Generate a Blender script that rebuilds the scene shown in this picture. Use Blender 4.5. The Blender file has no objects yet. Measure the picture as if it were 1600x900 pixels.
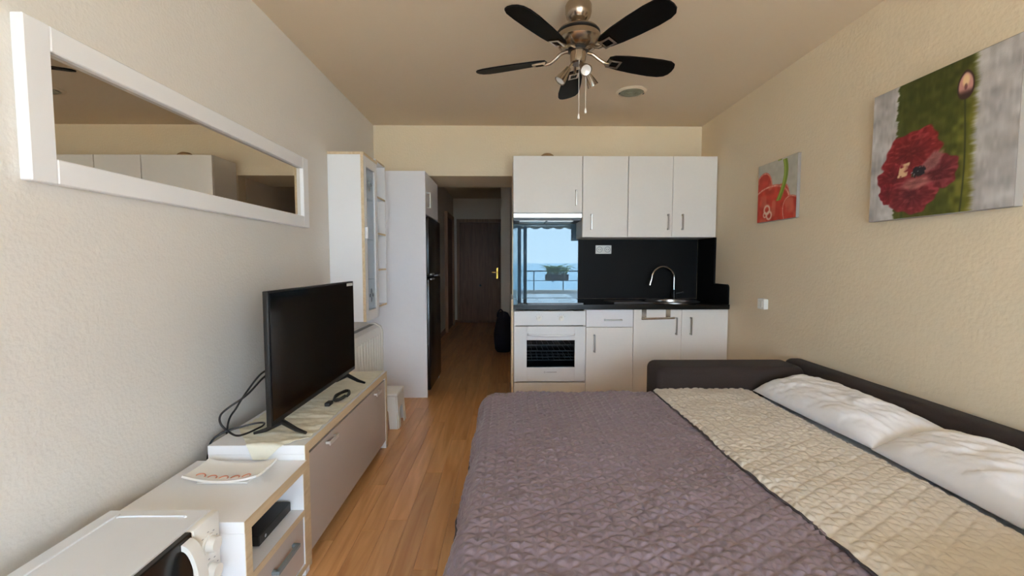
import bpy, bmesh, math, random
import numpy as np
from mathutils import Vector, Matrix

random.seed(7)
R = math.radians
scene = bpy.context.scene
col = scene.collection

# ---------------------------------------------------------------- camera
cam_data = bpy.data.cameras.new('camera')
cam_data.sensor_width = 36.0
cam_data.lens = 680.0 / 1600.0 * 36.0
cam_data.clip_start = 0.02
cam_data.clip_end = 5000
cam = bpy.data.objects.new('camera', cam_data)
col.objects.link(cam)
cam.location = (0, 0, 1.23)
cam.rotation_euler = (R(90 - 3.366), 0, R(-0.758))
scene.camera = cam

# ---------------------------------------------------------------- view, world, sun
scene.view_settings.view_transform = 'Standard'
scene.view_settings.look = 'None'
scene.view_settings.gamma = 1.0
scene.view_settings.use_curve_mapping = False
scene.view_settings.exposure = 2.28
try:
    scene.cycles.use_denoising = True
    scene.cycles.max_bounces = 14
    scene.cycles.diffuse_bounces = 8
    scene.cycles.sample_clamp_indirect = 8
except Exception:
    pass

world = bpy.data.worlds.new('sky')
scene.world = world
world.use_nodes = True
wn, wl_ = world.node_tree.nodes, world.node_tree.links
wn.clear()
w_out = wn.new('ShaderNodeOutputWorld')
w_bg = wn.new('ShaderNodeBackground')
w_tc = wn.new('ShaderNodeTexCoord')
w_sep = wn.new('ShaderNodeSeparateXYZ')
w_ramp = wn.new('ShaderNodeValToRGB')
w_ramp.color_ramp.elements[0].position = 0.0
w_ramp.color_ramp.elements[0].color = (0.78, 0.89, 1.0, 1)
w_ramp.color_ramp.elements[1].position = 0.8
w_ramp.color_ramp.elements[1].color = (0.44, 0.64, 1.0, 1)
wl_.new(w_tc.outputs['Generated'], w_sep.inputs[0])
wl_.new(w_sep.outputs['Z'], w_ramp.inputs[0])
wl_.new(w_ramp.outputs[0], w_bg.inputs[0])
w_bg.inputs[1].default_value = 3.3
wl_.new(w_bg.outputs[0], w_out.inputs[0])

sun_data = bpy.data.lights.new('sun', 'SUN')
sun_data.energy = 11.0
sun_data.angle = R(0.6)
sun_data.color = (1.0, 0.965, 0.92)
sun = bpy.data.objects.new('sun', sun_data)
col.objects.link(sun)
sun.location = (3, -20, 30)
# the sun stands high over the sea; the awning and an added slab keep it off the room
sun.rotation_euler = Vector((-0.25, 0.75, -1.0)).to_track_quat('-Z', 'Y').to_euler()

# ---------------------------------------------------------------- main dimensions (metres)
XL, XR = -1.253, 1.864          # side walls
YB = 4.20                       # wall carrying the kitchen
YW = -1.30                      # window wall behind the camera
ZC = 2.52                       # ceiling
HX0, HX1 = -1.07, 0.056         # hallway side walls
YE = 8.90                       # entrance door wall


# ---------------------------------------------------------------- materials
def lin(c):
    return tuple(((v / 255.0) / 12.92 if v / 255.0 <= 0.04045 else ((v / 255.0 + 0.055) / 1.055) ** 2.4) for v in c)


def mat(name, rgb, rough=0.5, metal=0.0, var=None, bump=None, spec=0.5, sheen=0.0, coat=0.0, bump2=None, linear=False):
    """rgb 0-255 sRGB.  var=(scale, amount)  bump=(scale, strength, distance)"""
    m = bpy.data.materials.new(name)
    m.use_nodes = True
    nt = m.node_tree
    b = nt.nodes['Principled BSDF']
    c = rgb if linear else lin(rgb)
    b.inputs['Base Color'].default_value = (*c, 1)
    b.inputs['Roughness'].default_value = rough
    b.inputs['Metallic'].default_value = metal
    b.inputs['Specular IOR Level'].default_value = spec
    b.inputs['Sheen Weight'].default_value = sheen
    b.inputs['Coat Weight'].default_value = coat
    tc = nt.nodes.new('ShaderNodeTexCoord')
    if var is None:
        var = (6.0, 0.04)
    n = nt.nodes.new('ShaderNodeTexNoise')
    n.inputs['Scale'].default_value = var[0]
    n.inputs['Detail'].default_value = 4
    nt.links.new(tc.outputs['Object'], n.inputs['Vector'])
    mx = nt.nodes.new('ShaderNodeMix')
    mx.data_type = 'RGBA'
    mx.inputs['A'].default_value = (*[v * (1 - var[1]) for v in c], 1)
    mx.inputs['B'].default_value = (*[min(1, v * (1 + var[1])) for v in c], 1)
    nt.links.new(n.outputs['Fac'], mx.inputs['Factor'])
    nt.links.new(mx.outputs['Result'], b.inputs['Base Color'])
    prev = None
    for bp in (bump, bump2):
        if bp:
            n2 = nt.nodes.new('ShaderNodeTexNoise')
            n2.inputs['Scale'].default_value = bp[0]
            n2.inputs['Detail'].default_value = 3
            nt.links.new(tc.outputs['Object'], n2.inputs['Vector'])
            bn = nt.nodes.new('ShaderNodeBump')
            bn.inputs['Strength'].default_value = bp[1]
            bn.inputs['Distance'].default_value = bp[2]
            nt.links.new(n2.outputs['Fac'], bn.inputs['Height'])
            if prev:
                nt.links.new(prev.outputs['Normal'], bn.inputs['Normal'])
            prev = bn
    if prev:
        nt.links.new(prev.outputs['Normal'], b.inputs['Normal'])
    return m


def wood_mat(name, dark, light, rough=0.35, scale=(28, 1.6, 28), rand=0.25, spec=0.5):
    m = bpy.data.materials.new(name)
    m.use_nodes = True
    nt = m.node_tree
    b = nt.nodes['Principled BSDF']
    b.inputs['Roughness'].default_value = rough
    b.inputs['Specular IOR Level'].default_value = spec
    tc = nt.nodes.new('ShaderNodeTexCoord')
    oi = nt.nodes.new('ShaderNodeObjectInfo')
    off = nt.nodes.new('ShaderNodeVectorMath')
    off.operation = 'SCALE'
    comb = nt.nodes.new('ShaderNodeCombineXYZ')
    for i in range(3):
        nt.links.new(oi.outputs['Random'], comb.inputs[i])
    nt.links.new(comb.outputs[0], off.inputs[0])
    off.inputs['Scale'].default_value = 13.0
    add = nt.nodes.new('ShaderNodeVectorMath')
    add.operation = 'ADD'
    nt.links.new(tc.outputs['Object'], add.inputs[0])
    nt.links.new(off.outputs[0], add.inputs[1])
    mp = nt.nodes.new('ShaderNodeMapping')
    mp.inputs['Scale'].default_value = scale
    nt.links.new(add.outputs[0], mp.inputs['Vector'])
    n = nt.nodes.new('ShaderNodeTexNoise')
    n.inputs['Scale'].default_value = 1.0
    n.inputs['Detail'].default_value = 6
    n.inputs['Distortion'].default_value = 1.2
    nt.links.new(mp.outputs[0], n.inputs['Vector'])
    rp = nt.nodes.new('ShaderNodeValToRGB')
    rp.color_ramp.elements[0].position = 0.32
    rp.color_ramp.elements[0].color = (*lin(dark), 1)
    rp.color_ramp.elements[1].position = 0.66
    rp.color_ramp.elements[1].color = (*lin(light), 1)
    nt.links.new(n.outputs['Fac'], rp.inputs[0])
    hs = nt.nodes.new('ShaderNodeHueSaturation')
    mr = nt.nodes.new('ShaderNodeMapRange')
    mr.inputs['To Min'].default_value = 1 - rand
    mr.inputs['To Max'].default_value = 1 + rand
    nt.links.new(oi.outputs['Random'], mr.inputs['Value'])
    nt.links.new(mr.outputs[0], hs.inputs['Value'])
    nt.links.new(rp.outputs[0], hs.inputs['Color'])
    nt.links.new(hs.outputs[0], b.inputs['Base Color'])
    bn = nt.nodes.new('ShaderNodeBump')
    bn.inputs['Strength'].default_value = 0.06
    bn.inputs['Distance'].default_value = 0.002
    nt.links.new(n.outputs['Fac'], bn.inputs['Height'])
    nt.links.new(bn.outputs[0], b.inputs['Normal'])
    return m


def pane_mat(name, tint=(0.95, 0.97, 0.97), gloss=0.10):
    m = bpy.data.materials.new(name)
    m.use_nodes = True
    nt = m.node_tree
    nt.nodes.clear()
    o = nt.nodes.new('ShaderNodeOutputMaterial')
    t = nt.nodes.new('ShaderNodeBsdfTransparent')
    t.inputs[0].default_value = (*tint, 1)
    g = nt.nodes.new('ShaderNodeBsdfGlossy')
    g.inputs['Roughness'].default_value = 0.02
    mx = nt.nodes.new('ShaderNodeMixShader')
    mx.inputs[0].default_value = gloss
    nt.links.new(t.outputs[0], mx.inputs[1])
    nt.links.new(g.outputs[0], mx.inputs[2])
    nt.links.new(mx.outputs[0], o.inputs[0])
    return m


def attr_mat(name, attr, rough=0.7, bump=(180, 0.25, 0.002)):
    m = mat(name, (200, 200, 200), rough, bump=bump)
    nt = m.node_tree
    a = nt.nodes.new('ShaderNodeVertexColor')
    a.layer_name = attr
    nt.links.new(a.outputs['Color'], nt.nodes['Principled BSDF'].inputs['Base Color'])
    return m


MAT = {}
MAT['wall'] = mat('cream_plaster', (230, 214, 187), 0.9, var=(1.3, 0.03), bump=(55, 0.22, 0.010), spec=0.15)
MAT['stucco'] = mat('rough_stucco', (222, 218, 212), 0.92, var=(1.3, 0.03), bump=(85, 0.22, 0.008), bump2=(22, 0.10, 0.010), spec=0.12)
MAT['ceiling'] = mat('ceiling_paint', (222, 206, 183), 0.95, var=(0.9, 0.03), bump=(90, 0.08, 0.004), spec=0.1)
MAT['hallwall'] = mat('hall_plaster', (224, 214, 200), 0.9, bump=(70, 0.15, 0.008), spec=0.15)
MAT['subfloor'] = mat('floor_joint', (72, 44, 24), 0.8)
MAT['plank'] = wood_mat('laminate_plank', (202, 144, 90), (228, 176, 120), 0.28, scale=(17, 1.3, 17), rand=0.12)
MAT['brownwood'] = wood_mat('dark_stained_wood', (114, 74, 50), (144, 100, 72), 0.45, scale=(30, 30, 1.6), rand=0.05)
MAT['framewood'] = wood_mat('brown_frame_wood', (142, 104, 76), (176, 136, 104), 0.45, scale=(30, 30, 1.6), rand=0.05)
MAT['white'] = mat('white_laminate', (235, 236, 239), 0.38, var=(3, 0.015), spec=0.45)
MAT['whitetex'] = mat('white_textured_front', (234, 230, 225), 0.42, var=(40, 0.02), bump=(140, 0.05, 0.002), spec=0.45)
MAT['panelwhite'] = mat('white_tall_panel', (232, 231, 235), 0.40, var=(30, 0.015), spec=0.45)
MAT['edge'] = wood_mat('birch_edge_band', (205, 182, 146), (222, 202, 170), 0.5, rand=0.03)
MAT['taupe'] = mat('taupe_matt_front', (190, 178, 170), 0.42, var=(20, 0.02))
MAT['steel'] = mat('brushed_steel', (190, 188, 184), 0.28, 1.0, var=(60, 0.05))
MAT['nickel'] = mat('brushed_nickel', (176, 162, 146), 0.24, 1.0, var=(60, 0.05))
MAT['chrome'] = mat('polished_chrome', (215, 215, 215), 0.10, 1.0)
MAT['brass'] = mat('polished_brass', (222, 170, 78), 0.25, 1.0)
MAT['blackblade'] = mat('black_lacquer_blade', (9, 8, 8), 0.6, var=(30, 0.1), spec=0.12)
MAT['blackplastic'] = mat('black_plastic', (16, 16, 17), 0.42, var=(30, 0.1))
MAT['screen'] = mat('dark_glass_screen', (5, 5, 6), 0.12, spec=0.35)
MAT['blackgloss'] = mat('black_gloss_fridge', (12, 12, 13), 0.22, spec=0.5)
MAT['granite'] = mat('black_stone', (13, 13, 14), 0.5, var=(220, 0.35), spec=0.15)
MAT['worktop'] = mat('black_polished_worktop', (13, 13, 15), 0.18, var=(220, 0.35), spec=0.35)
MAT['hobglass'] = mat('black_hob_glass', (8, 9, 11), 0.05, spec=0.9, coat=0.6)
MAT['mirror'] = mat('mirror_silver', (216, 210, 200), 0.015, 1.0, var=(1, 0.0))
MAT['splash'] = mat('tinted_mirror_glass', (0.060, 0.085, 0.105), 0.015, 1.0, var=(1, 0.0), linear=True)
_nt = MAT['splash'].node_tree
_df = _nt.nodes.new('ShaderNodeBsdfDiffuse')
_df.inputs[0].default_value = (0.06, 0.10, 0.14, 1)
_gl = _nt.nodes.new('ShaderNodeBsdfGlossy')
_gl.inputs[0].default_value = (0.040, 0.052, 0.058, 1)
_gl.inputs['Roughness'].default_value = 0.01
_ad = _nt.nodes.new('ShaderNodeAddShader')
_nt.links.new(_df.outputs[0], _ad.inputs[0])
_nt.links.new(_gl.outputs[0], _ad.inputs[1])
_nt.links.new(_ad.outputs[0], _nt.nodes['Material Output'].inputs[0])
MAT['enamel'] = mat('white_enamel', (233, 235, 238), 0.18, spec=0.5)
MAT['whiteplastic'] = mat('white_plastic', (236, 235, 230), 0.35)
MAT['mw_top'] = mat('white_painted_steel', (224, 228, 234), 0.40, bump=(300, 0.05, 0.001))
MAT['greyplastic'] = mat('grey_plastic', (120, 130, 134), 0.4)
MAT['frost'] = pane_mat('clear_pane', (0.93, 0.95, 0.96), 0.10)
MAT['ovenglass'] = pane_mat('dark_oven_pane', (0.55, 0.60, 0.64), 0.08)
MAT['winpane'] = pane_mat('window_pane', (0.93, 0.96, 0.97), 0.08)
MAT['ovencavity'] = mat('oven_cavity_enamel', (62, 74, 82), 0.35)
MAT['rack'] = mat('grey_wire', (205, 212, 216), 0.4, 0.3)
MAT['satin'] = mat('satin_metal', (222, 220, 216), 0.4, 0.5)
MAT['sofa'] = mat('dark_brown_weave', (56, 48, 46), 0.9, var=(260, 0.35), bump=(420, 0.5, 0.003), spec=0.15, sheen=0.05)
MAT['quilt'] = mat('mauve_grey_satin', (134, 120, 132), 0.38, var=(9, 0.05), bump=(120, 0.25, 0.003), spec=0.45, sheen=0.15)
MAT['quiltcream'] = mat('cream_quilt_reverse', (209, 203, 194), 0.6, var=(9, 0.04), bump=(120, 0.2, 0.003), spec=0.35, sheen=0.1)
MAT['piping'] = mat('blue_grey_piping', (128, 132, 138), 0.7)
MAT['binding'] = mat('dark_grey_binding', (74, 68, 72), 0.7)
MAT['linen'] = mat('white_cotton', (232, 233, 238), 0.85, var=(6, 0.02), bump=(30, 0.12, 0.006), spec=0.2, sheen=0.1)
MAT['sheet'] = mat('pale_blue_white_sheet', (214, 218, 222), 0.85, bump=(25, 0.1, 0.006), spec=0.2)
MAT['runner'] = mat('pale_green_cream_cloth', (226, 222, 205), 0.8, var=(14, 0.05), bump=(90, 0.25, 0.004), spec=0.2)
MAT['porcelain'] = mat('white_porcelain', (238, 236, 232), 0.15)
MAT['redmotif'] = mat('salmon_glaze', (205, 128, 100), 0.3)
MAT['navy'] = mat('navy_fabric', (34, 34, 50), 0.85, bump=(200, 0.3, 0.003))
MAT['tan'] = mat('tan_wicker', (168, 132, 92), 0.8, var=(80, 0.2), bump=(160, 0.5, 0.004))
MAT['grille'] = mat('grey_green_grille', (150, 150, 128), 0.6, var=(40, 0.1))
MAT['canvas_side'] = mat('canvas_edge', (160, 155, 150), 0.85, bump=(300, 0.3, 0.001))
MAT['alu'] = mat('dark_window_aluminium', (70, 74, 80), 0.4, 0.6)
MAT['railing'] = mat('dark_painted_iron', (58, 60, 62), 0.5, 0.3)
MAT['parapet'] = mat('white_render', (222, 220, 214), 0.9, bump=(60, 0.2, 0.006))
MAT['tile'] = mat('terrace_tile', (192, 186, 178), 0.7, var=(4, 0.08))
MAT['awning'] = mat('olive_awning_canvas', (112, 104, 78), 0.9, bump=(200, 0.2, 0.002))
MAT['planter'] = mat('dark_terracotta', (86, 70, 62), 0.8)
MAT['leaf'] = mat('yellow_green_leaf', (150, 164, 82), 0.55, var=(20, 0.15))
_nt = MAT['leaf'].node_tree
_tl = _nt.nodes.new('ShaderNodeBsdfTranslucent')
_tl.inputs[0].default_value = (*lin((178, 190, 92)), 1)
_mx = _nt.nodes.new('ShaderNodeMixShader')
_mx.inputs[0].default_value = 0.5
_nt.links.new(_nt.nodes['Principled BSDF'].outputs[0], _mx.inputs[1])
_nt.links.new(_tl.outputs[0], _mx.inputs[2])
_nt.links.new(_mx.outputs[0], _nt.nodes['Material Output'].inputs[0])
MAT['sea'] = mat('sea_water', (96, 148, 168), 0.25, var=(0.01, 0.1), bump=(0.4, 0.3, 0.3))
MAT['sand'] = mat('beach_sand', (206, 196, 172), 0.9, var=(0.05, 0.15))
MAT['label'] = mat('white_sticker', (215, 220, 222), 0.5)
MAT['greyprint'] = mat('grey_print', (150, 152, 156), 0.5)
MAT['etch'] = mat('etched_ornament', (132, 138, 146), 0.5)
MAT['reflector'] = mat('lamp_reflector', (240, 240, 238), 0.2, 0.3)
MAT['cavity'] = mat('dark_grey_board', (58, 60, 62), 0.35, spec=0.5)


# ---------------------------------------------------------------- mesh helpers
WLOC = {}


class MB:
    def __init__(self):
        self.bm = bmesh.new()

    def box(self, x0, x1, y0, y1, z0, z1, bev=0.0, seg=1):
        m = Matrix.Translation(((x0 + x1) / 2, (y0 + y1) / 2, (z0 + z1) / 2)) @ Matrix.Diagonal((x1 - x0, y1 - y0, z1 - z0, 1))
        r = bmesh.ops.create_cube(self.bm, size=1.0, matrix=m)
        if bev > 0:
            ed = list({e for v in r['verts'] for e in v.link_edges})
            bmesh.ops.bevel(self.bm, geom=ed, offset=bev, segments=seg, profile=0.5, affect='EDGES')
        return self

    def cyl(self, p0, p1, r0, r1=None, seg=24, caps=True):
        p0, p1 = Vector(p0), Vector(p1)
        r1 = r0 if r1 is None else r1
        d = p1 - p0
        q = Vector((0, 0, 1)).rotation_difference(d.normalized()).to_matrix().to_4x4()
        m = Matrix.Translation((p0 + p1) / 2) @ q
        bmesh.ops.create_cone(self.bm, cap_ends=caps, segments=seg, radius1=r0, radius2=r1, depth=d.length, matrix=m)
        return self

    def tube(self, pts, r, seg=10, closed=False):
        pts = [Vector(p) for p in pts]
        n = len(pts)
        rings = []
        up = None
        for i, p in enumerate(pts):
            a = pts[(i - 1) % n] if (closed or i > 0) else p
            b = pts[(i + 1) % n] if (closed or i < n - 1) else p
            t = (b - a).normalized()
            if up is None:
                up = t.orthogonal().normalized()
            up = (up - t * up.dot(t))
            up = up.normalized() if up.length > 1e-6 else t.orthogonal().normalized()
            s = t.cross(up)
            rr = r[i] if isinstance(r, (list, tuple)) else r
            rings.append([self.bm.verts.new(p + up * (rr * math.cos(2 * math.pi * k / seg)) + s * (rr * math.sin(2 * math.pi * k / seg))) for k in range(seg)])
        for i in range(n if closed else n - 1):
            A, B = rings[i], rings[(i + 1) % n]
            for k in range(seg):
                self.bm.faces.new((A[k], A[(k + 1) % seg], B[(k + 1) % seg], B[k]))
        if not closed:
            self.bm.faces.new(rings[0][::-1])
            self.bm.faces.new(rings[-1])
        return self

    def lathe(self, prof, c=(0, 0, 0), seg=32, mtx=None):
        c = Vector(c)
        rings = []
        for (r, z) in prof:
            if r < 1e-5:
                v = Vector((0, 0, z))
                rings.append([self.bm.verts.new(c + (mtx @ v if mtx else v))])
            else:
                ring = []
                for k in range(seg):
                    a = 2 * math.pi * k / seg
                    v = Vector((r * math.cos(a), r * math.sin(a), z))
                    ring.append(self.bm.verts.new(c + (mtx @ v if mtx else v)))
                rings.append(ring)
        for A, B in zip(rings, rings[1:]):
            for k in range(seg):
                k2 = (k + 1) % seg
                if len(A) == 1 and len(B) == 1:
                    continue
                if len(A) == 1:
                    self.bm.faces.new((A[0], B[k], B[k2]))
                elif len(B) == 1:
                    self.bm.faces.new((A[k], A[k2], B[0]))
                else:
                    self.bm.faces.new((A[k], A[k2], B[k2], B[k]))
        return self

    def prism(self, poly, f0, f1):
        """poly: list of 2D points; f0 / f1 map a 2D point to 3D on either face"""
        a = [self.bm.verts.new(f0(*p)) for p in poly]
        b = [self.bm.verts.new(f1(*p)) for p in poly]
        n = len(poly)
        self.bm.faces.new(a[::-1])
        self.bm.faces.new(b)
        for i in range(n):
            self.bm.faces.new((a[i], a[(i + 1) % n], b[(i + 1) % n], b[i]))
        return self

    def build(self, name, m, parent=None, sharp=35):
        bmesh.ops.recalc_face_normals(self.bm, faces=self.bm.faces[:])
        me = bpy.data.meshes.new(name)
        self.bm.to_mesh(me)
        self.bm.free()
        return link(name, me, m, parent, sharp)


def link(name, me, m, parent=None, sharp=35):
    if parent is not None:
        off = WLOC[parent.name]
    else:
        co = np.empty(len(me.vertices) * 3)
        me.vertices.foreach_get('co', co)
        co = co.reshape(-1, 3)
        lo, hi = co.min(0), co.max(0)
        off = Vector(((lo[0] + hi[0]) / 2, (lo[1] + hi[1]) / 2, lo[2]))
    me.transform(Matrix.Translation(-off))
    me.polygons.foreach_set('use_smooth', [True] * len(me.polygons))
    try:
        me.set_sharp_from_angle(angle=R(sharp))
    except Exception:
        pass
    me.materials.append(MAT[m] if isinstance(m, str) else m)
    o = bpy.data.objects.new(name, me)
    col.objects.link(o)
    if parent is not None:
        o.parent = parent
    else:
        o.location = off
    WLOC[o.name] = Vector(off)
    return o


def tag(o, label=None, cat=None, group=None, kind=None):
    if label:
        o['label'] = label
    if cat:
        o['category'] = cat
    if group:
        o['group'] = group
    if kind:
        o['kind'] = kind
    return o


def thing(name, loc, label, cat, group=None):
    o = bpy.data.objects.new(name, None)
    o.empty_display_size = 0.05
    o.location = loc
    col.objects.link(o)
    WLOC[o.name] = Vector(loc)
    return tag(o, label, cat, group)


def box(name, m, x0, x1, y0, y1, z0, z1, parent=None, bev=0.0, seg=1):
    return MB().box(x0, x1, y0, y1, z0, z1, bev, seg).build(name, m, parent)


def grid_mesh(name, P, m, parent=None, sharp=80, close=False):
    """P: array (nu, nv, 3)"""
    nu, nv = P.shape[:2]
    idx = np.arange(nu * nv).reshape(nu, nv)
    f = np.stack([idx[:-1, :-1], idx[1:, :-1], idx[1:, 1:], idx[:-1, 1:]], -1).reshape(-1, 4)
    me = bpy.data.meshes.new(name)
    me.from_pydata(P.reshape(-1, 3).tolist(), [], f.tolist())
    me.update()
    return link(name, me, m, parent, sharp)


def solid_grid(name, P, thick, m, parent=None, sharp=80):
    """grid surface with a real thickness below it"""
    nu, nv = P.shape[:2]
    du = np.gradient(P, axis=0)
    dv = np.gradient(P, axis=1)
    N = np.cross(du, dv)
    N /= np.linalg.norm(N, axis=2, keepdims=True) + 1e-12
    if N[nu // 2, nv // 2, 2] < 0:
        N = -N
    Q = P - N * thick
    V = np.concatenate([P.reshape(-1, 3), Q.reshape(-1, 3)])
    idx = np.arange(nu * nv).reshape(nu, nv)
    top = np.stack([idx[:-1, :-1], idx[1:, :-1], idx[1:, 1:], idx[:-1, 1:]], -1).reshape(-1, 4)
    bot = (top + nu * nv)[:, ::-1]
    rim = np.concatenate([idx[:, 0], idx[-1, 1:], idx[-2::-1, -1], idx[0, -2:0:-1]])
    rn = np.roll(rim, -1)
    side = np.stack([rim, rn, rn + nu * nv, rim + nu * nv], -1)
    F = np.concatenate([top, bot, side])
    me = bpy.data.meshes.new(name)
    me.from_pydata(V.tolist(), [], F.tolist())
    bm = bmesh.new()
    bm.from_mesh(me)
    bmesh.ops.recalc_face_normals(bm, faces=bm.faces[:])
    bm.to_mesh(me)
    bm.free()
    return link(name, me, m, parent, sharp)


def vnoise(x, y, seed=0):
    rs = np.random.RandomState(seed)
    T = rs.rand(64, 64)
    xi, yi = np.floor(x).astype(int), np.floor(y).astype(int)
    fx, fy = x - xi, y - yi
    fx, fy = fx * fx * (3 - 2 * fx), fy * fy * (3 - 2 * fy)
    g = lambda a, b: T[a % 64, b % 64]
    return (g(xi, yi) * (1 - fx) + g(xi + 1, yi) * fx) * (1 - fy) + (g(xi, yi + 1) * (1 - fx) + g(xi + 1, yi + 1) * fx) * fy - 0.5


def smooth_path(pts, n=8):
    P = [Vector(p) for p in pts]
    out = []
    for i in range(len(P) - 1):
        p0, p1, p2, p3 = P[max(i - 1, 0)], P[i], P[i + 1], P[min(i + 2, len(P) - 1)]
        for k in range(n):
            t = k / n
            out.append(0.5 * ((2 * p1) + (p2 - p0) * t + (2 * p0 - 5 * p1 + 4 * p2 - p3) * t * t + (3 * p1 - p0 - 3 * p2 + p3) * t ** 3))
    out.append(P[-1])
    return out


def arc_pts(c, r, a0, a1, n):
    return [(c[0] + r * math.cos(R(a0 + (a1 - a0) * k / n)), c[1] + r * math.sin(R(a0 + (a1 - a0) * k / n))) for k in range(n + 1)]


# ================================================================ THE SETTING
S = dict(kind='structure')
floor = tag(box('floor', 'subfloor', XL - 0.1, XR + 0.1, YW - 0.1, YE + 0.1, -0.12, -0.006), 'oak coloured laminate floor of narrow strips', None, **S)
PW = 0.0975
plank_mesh = {}


def plank(x0, x1, y0, y1):
    key = (round(x1 - x0, 3), round(y1 - y0, 3))
    if key not in plank_mesh:
        b = MB().box(-(x1 - x0) / 2 + 0.0004, (x1 - x0) / 2 - 0.0004, -(y1 - y0) / 2 + 0.0005, (y1 - y0) / 2 - 0.0005, -0.006, 0.0, 0.0006)
        bmesh.ops.recalc_face_normals(b.bm, faces=b.bm.faces[:])
        me = bpy.data.meshes.new('plank')
        b.bm.to_mesh(me)
        b.bm.free()
        me.materials.append(MAT['plank'])
        plank_mesh[key] = me
    o = bpy.data.objects.new('plank', plank_mesh[key])
    col.objects.link(o)
    o.parent = floor
    o.location = Vector(((x0 + x1) / 2, (y0 + y1) / 2, 0.0)) - WLOC['floor']


k = 0
x = XL
PL = 1.28
while x < XR - 0.01:
    x1 = min(x + PW, XR)
    yend = YE if (x1 > HX0 and x < HX1) else YB
    y = YW
    first = True
    while y < yend - 0.02:
        L = PL * ((k * 0.37) % 1.0) if first else PL
        if first and L < 0.3:
            L += 0.4
        L = round(L, 2)
        y1 = min(y + L, yend)
        if yend - y1 < 0.15:
            y1 = yend
        plank(x, x1, y, y1)
        y = y1
        first = False
    x = x1
    k += 1

tag(box('wall_left', 'stucco', XL - 0.12, XL, YW, 4.60, 0.0, ZC), 'off white rough stucco wall on the mirror side', None, **S)
tag(box('wall_right', 'wall', XR, XR + 0.12, YW, YB + 0.12, 0.0, ZC), 'cream plaster wall behind the sofa bed', None, **S)
tag(box('ceiling', 'ceiling', XL - 0.12, XR + 0.12, YW - 0.12, YE + 0.12, ZC, ZC + 0.15), 'cream painted ceiling', None, **S)
# back wall: header over the passage and the wall behind the kitchen
wb = MB()
wb.box(XL, HX1, YB, 4.82, 2.05, ZC)
wb.box(HX1, XR, YB, 4.32, 0.0, ZC)
tag(wb.build('wall_back', 'wall'), 'cream wall with the passage opening and the kitchen', None, **S)
# hallway
tag(box('wall_hall_left', 'hallwall', HX0 - 0.30, HX0, 4.62, YE, 0.0, ZC), 'grey cream hallway wall with brown door', None, **S)
tag(box('wall_hall_right', 'hallwall', HX1, HX1 + 0.12, 4.33, YE, 0.0, ZC), 'hallway wall behind the kitchen', None, **S)
tag(box('wall_hall_stub', 'hallwall', -0.075, HX1 - 0.001, 6.35, 6.55, 0.0, ZC), 'narrow grey beige pier beside the entrance door', None, **S)
tag(box('wall_hall_end', 'hallwall', HX0 - 0.30, HX1 + 0.12, YE, YE + 0.12, 0.0, ZC), 'hallway end wall around the entrance door', None, **S)
# baseboards of the hall
tag(box('baseboard_hall_left', 'brownwood', HX0, HX0 + 0.012, 4.64, 7.55, 0.0, 0.08), 'dark brown hallway baseboard', None, **S)
tag(box('baseboard_hall_end', 'brownwood', HX0 + 0.02, HX1 - 0.002, YE - 0.014, YE - 0.002, 0.0, 0.05), 'dark threshold strip below the entrance door', None, **S)

# entrance door with frame
d1 = tag(box('door_1', 'brownwood', -0.94, -0.12, YE - 0.05, YE - 0.015, 0.052, 2.03, bev=0.003), 'dark brown wooden entrance door with brass handle', None, **S)
fr = MB()
fr.box(-1.0, -0.945, YE - 0.06, YE - 0.002, 0.05, 2.10, 0.004)
fr.box(-0.115, -0.06, YE - 0.06, YE - 0.002, 0.05, 2.10, 0.004)
fr.box(-0.945, -0.115, YE - 0.06, YE - 0.002, 2.035, 2.10, 0.004)
fr.build('door_frame', 'framewood', d1)
box('handle_plate', 'brass', -0.20, -0.165, YE - 0.057, YE - 0.05, 0.90, 1.12, d1, 0.003)
MB().tube(smooth_path([(-0.183, YE - 0.055, 1.03), (-0.183, YE - 0.10, 1.03), (-0.20, YE - 0.11, 1.03), (-0.29, YE - 0.11, 1.03)], 5), 0.009, 10).build('door_handle', 'brass', d1)
MB().cyl((-0.53, YE - 0.05, 0.76), (-0.53, YE - 0.065, 0.76), 0.02, 0.016, 16).build('door_knob', 'blackplastic', d1)

# brown door on the hall's left wall
d2 = tag(box('door_2', 'brownwood', HX0 + 0.004, HX0 + 0.03, 7.70, 8.45, 0.01, 2.03, bev=0.003), 'brown side door on the left of the hallway', None, **S)
fr = MB()
fr.box(HX0 + 0.001, HX0 + 0.055, 7.60, 7.69, 0.0, 2.11, 0.004)
fr.box(HX0 + 0.001, HX0 + 0.055, 8.46, 8.55, 0.0, 2.11, 0.004)
fr.box(HX0 + 0.001, HX0 + 0.055, 7.69, 8.46, 2.04, 2.11, 0.004)
fr.build('door_frame', 'framewood', d2)

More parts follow.
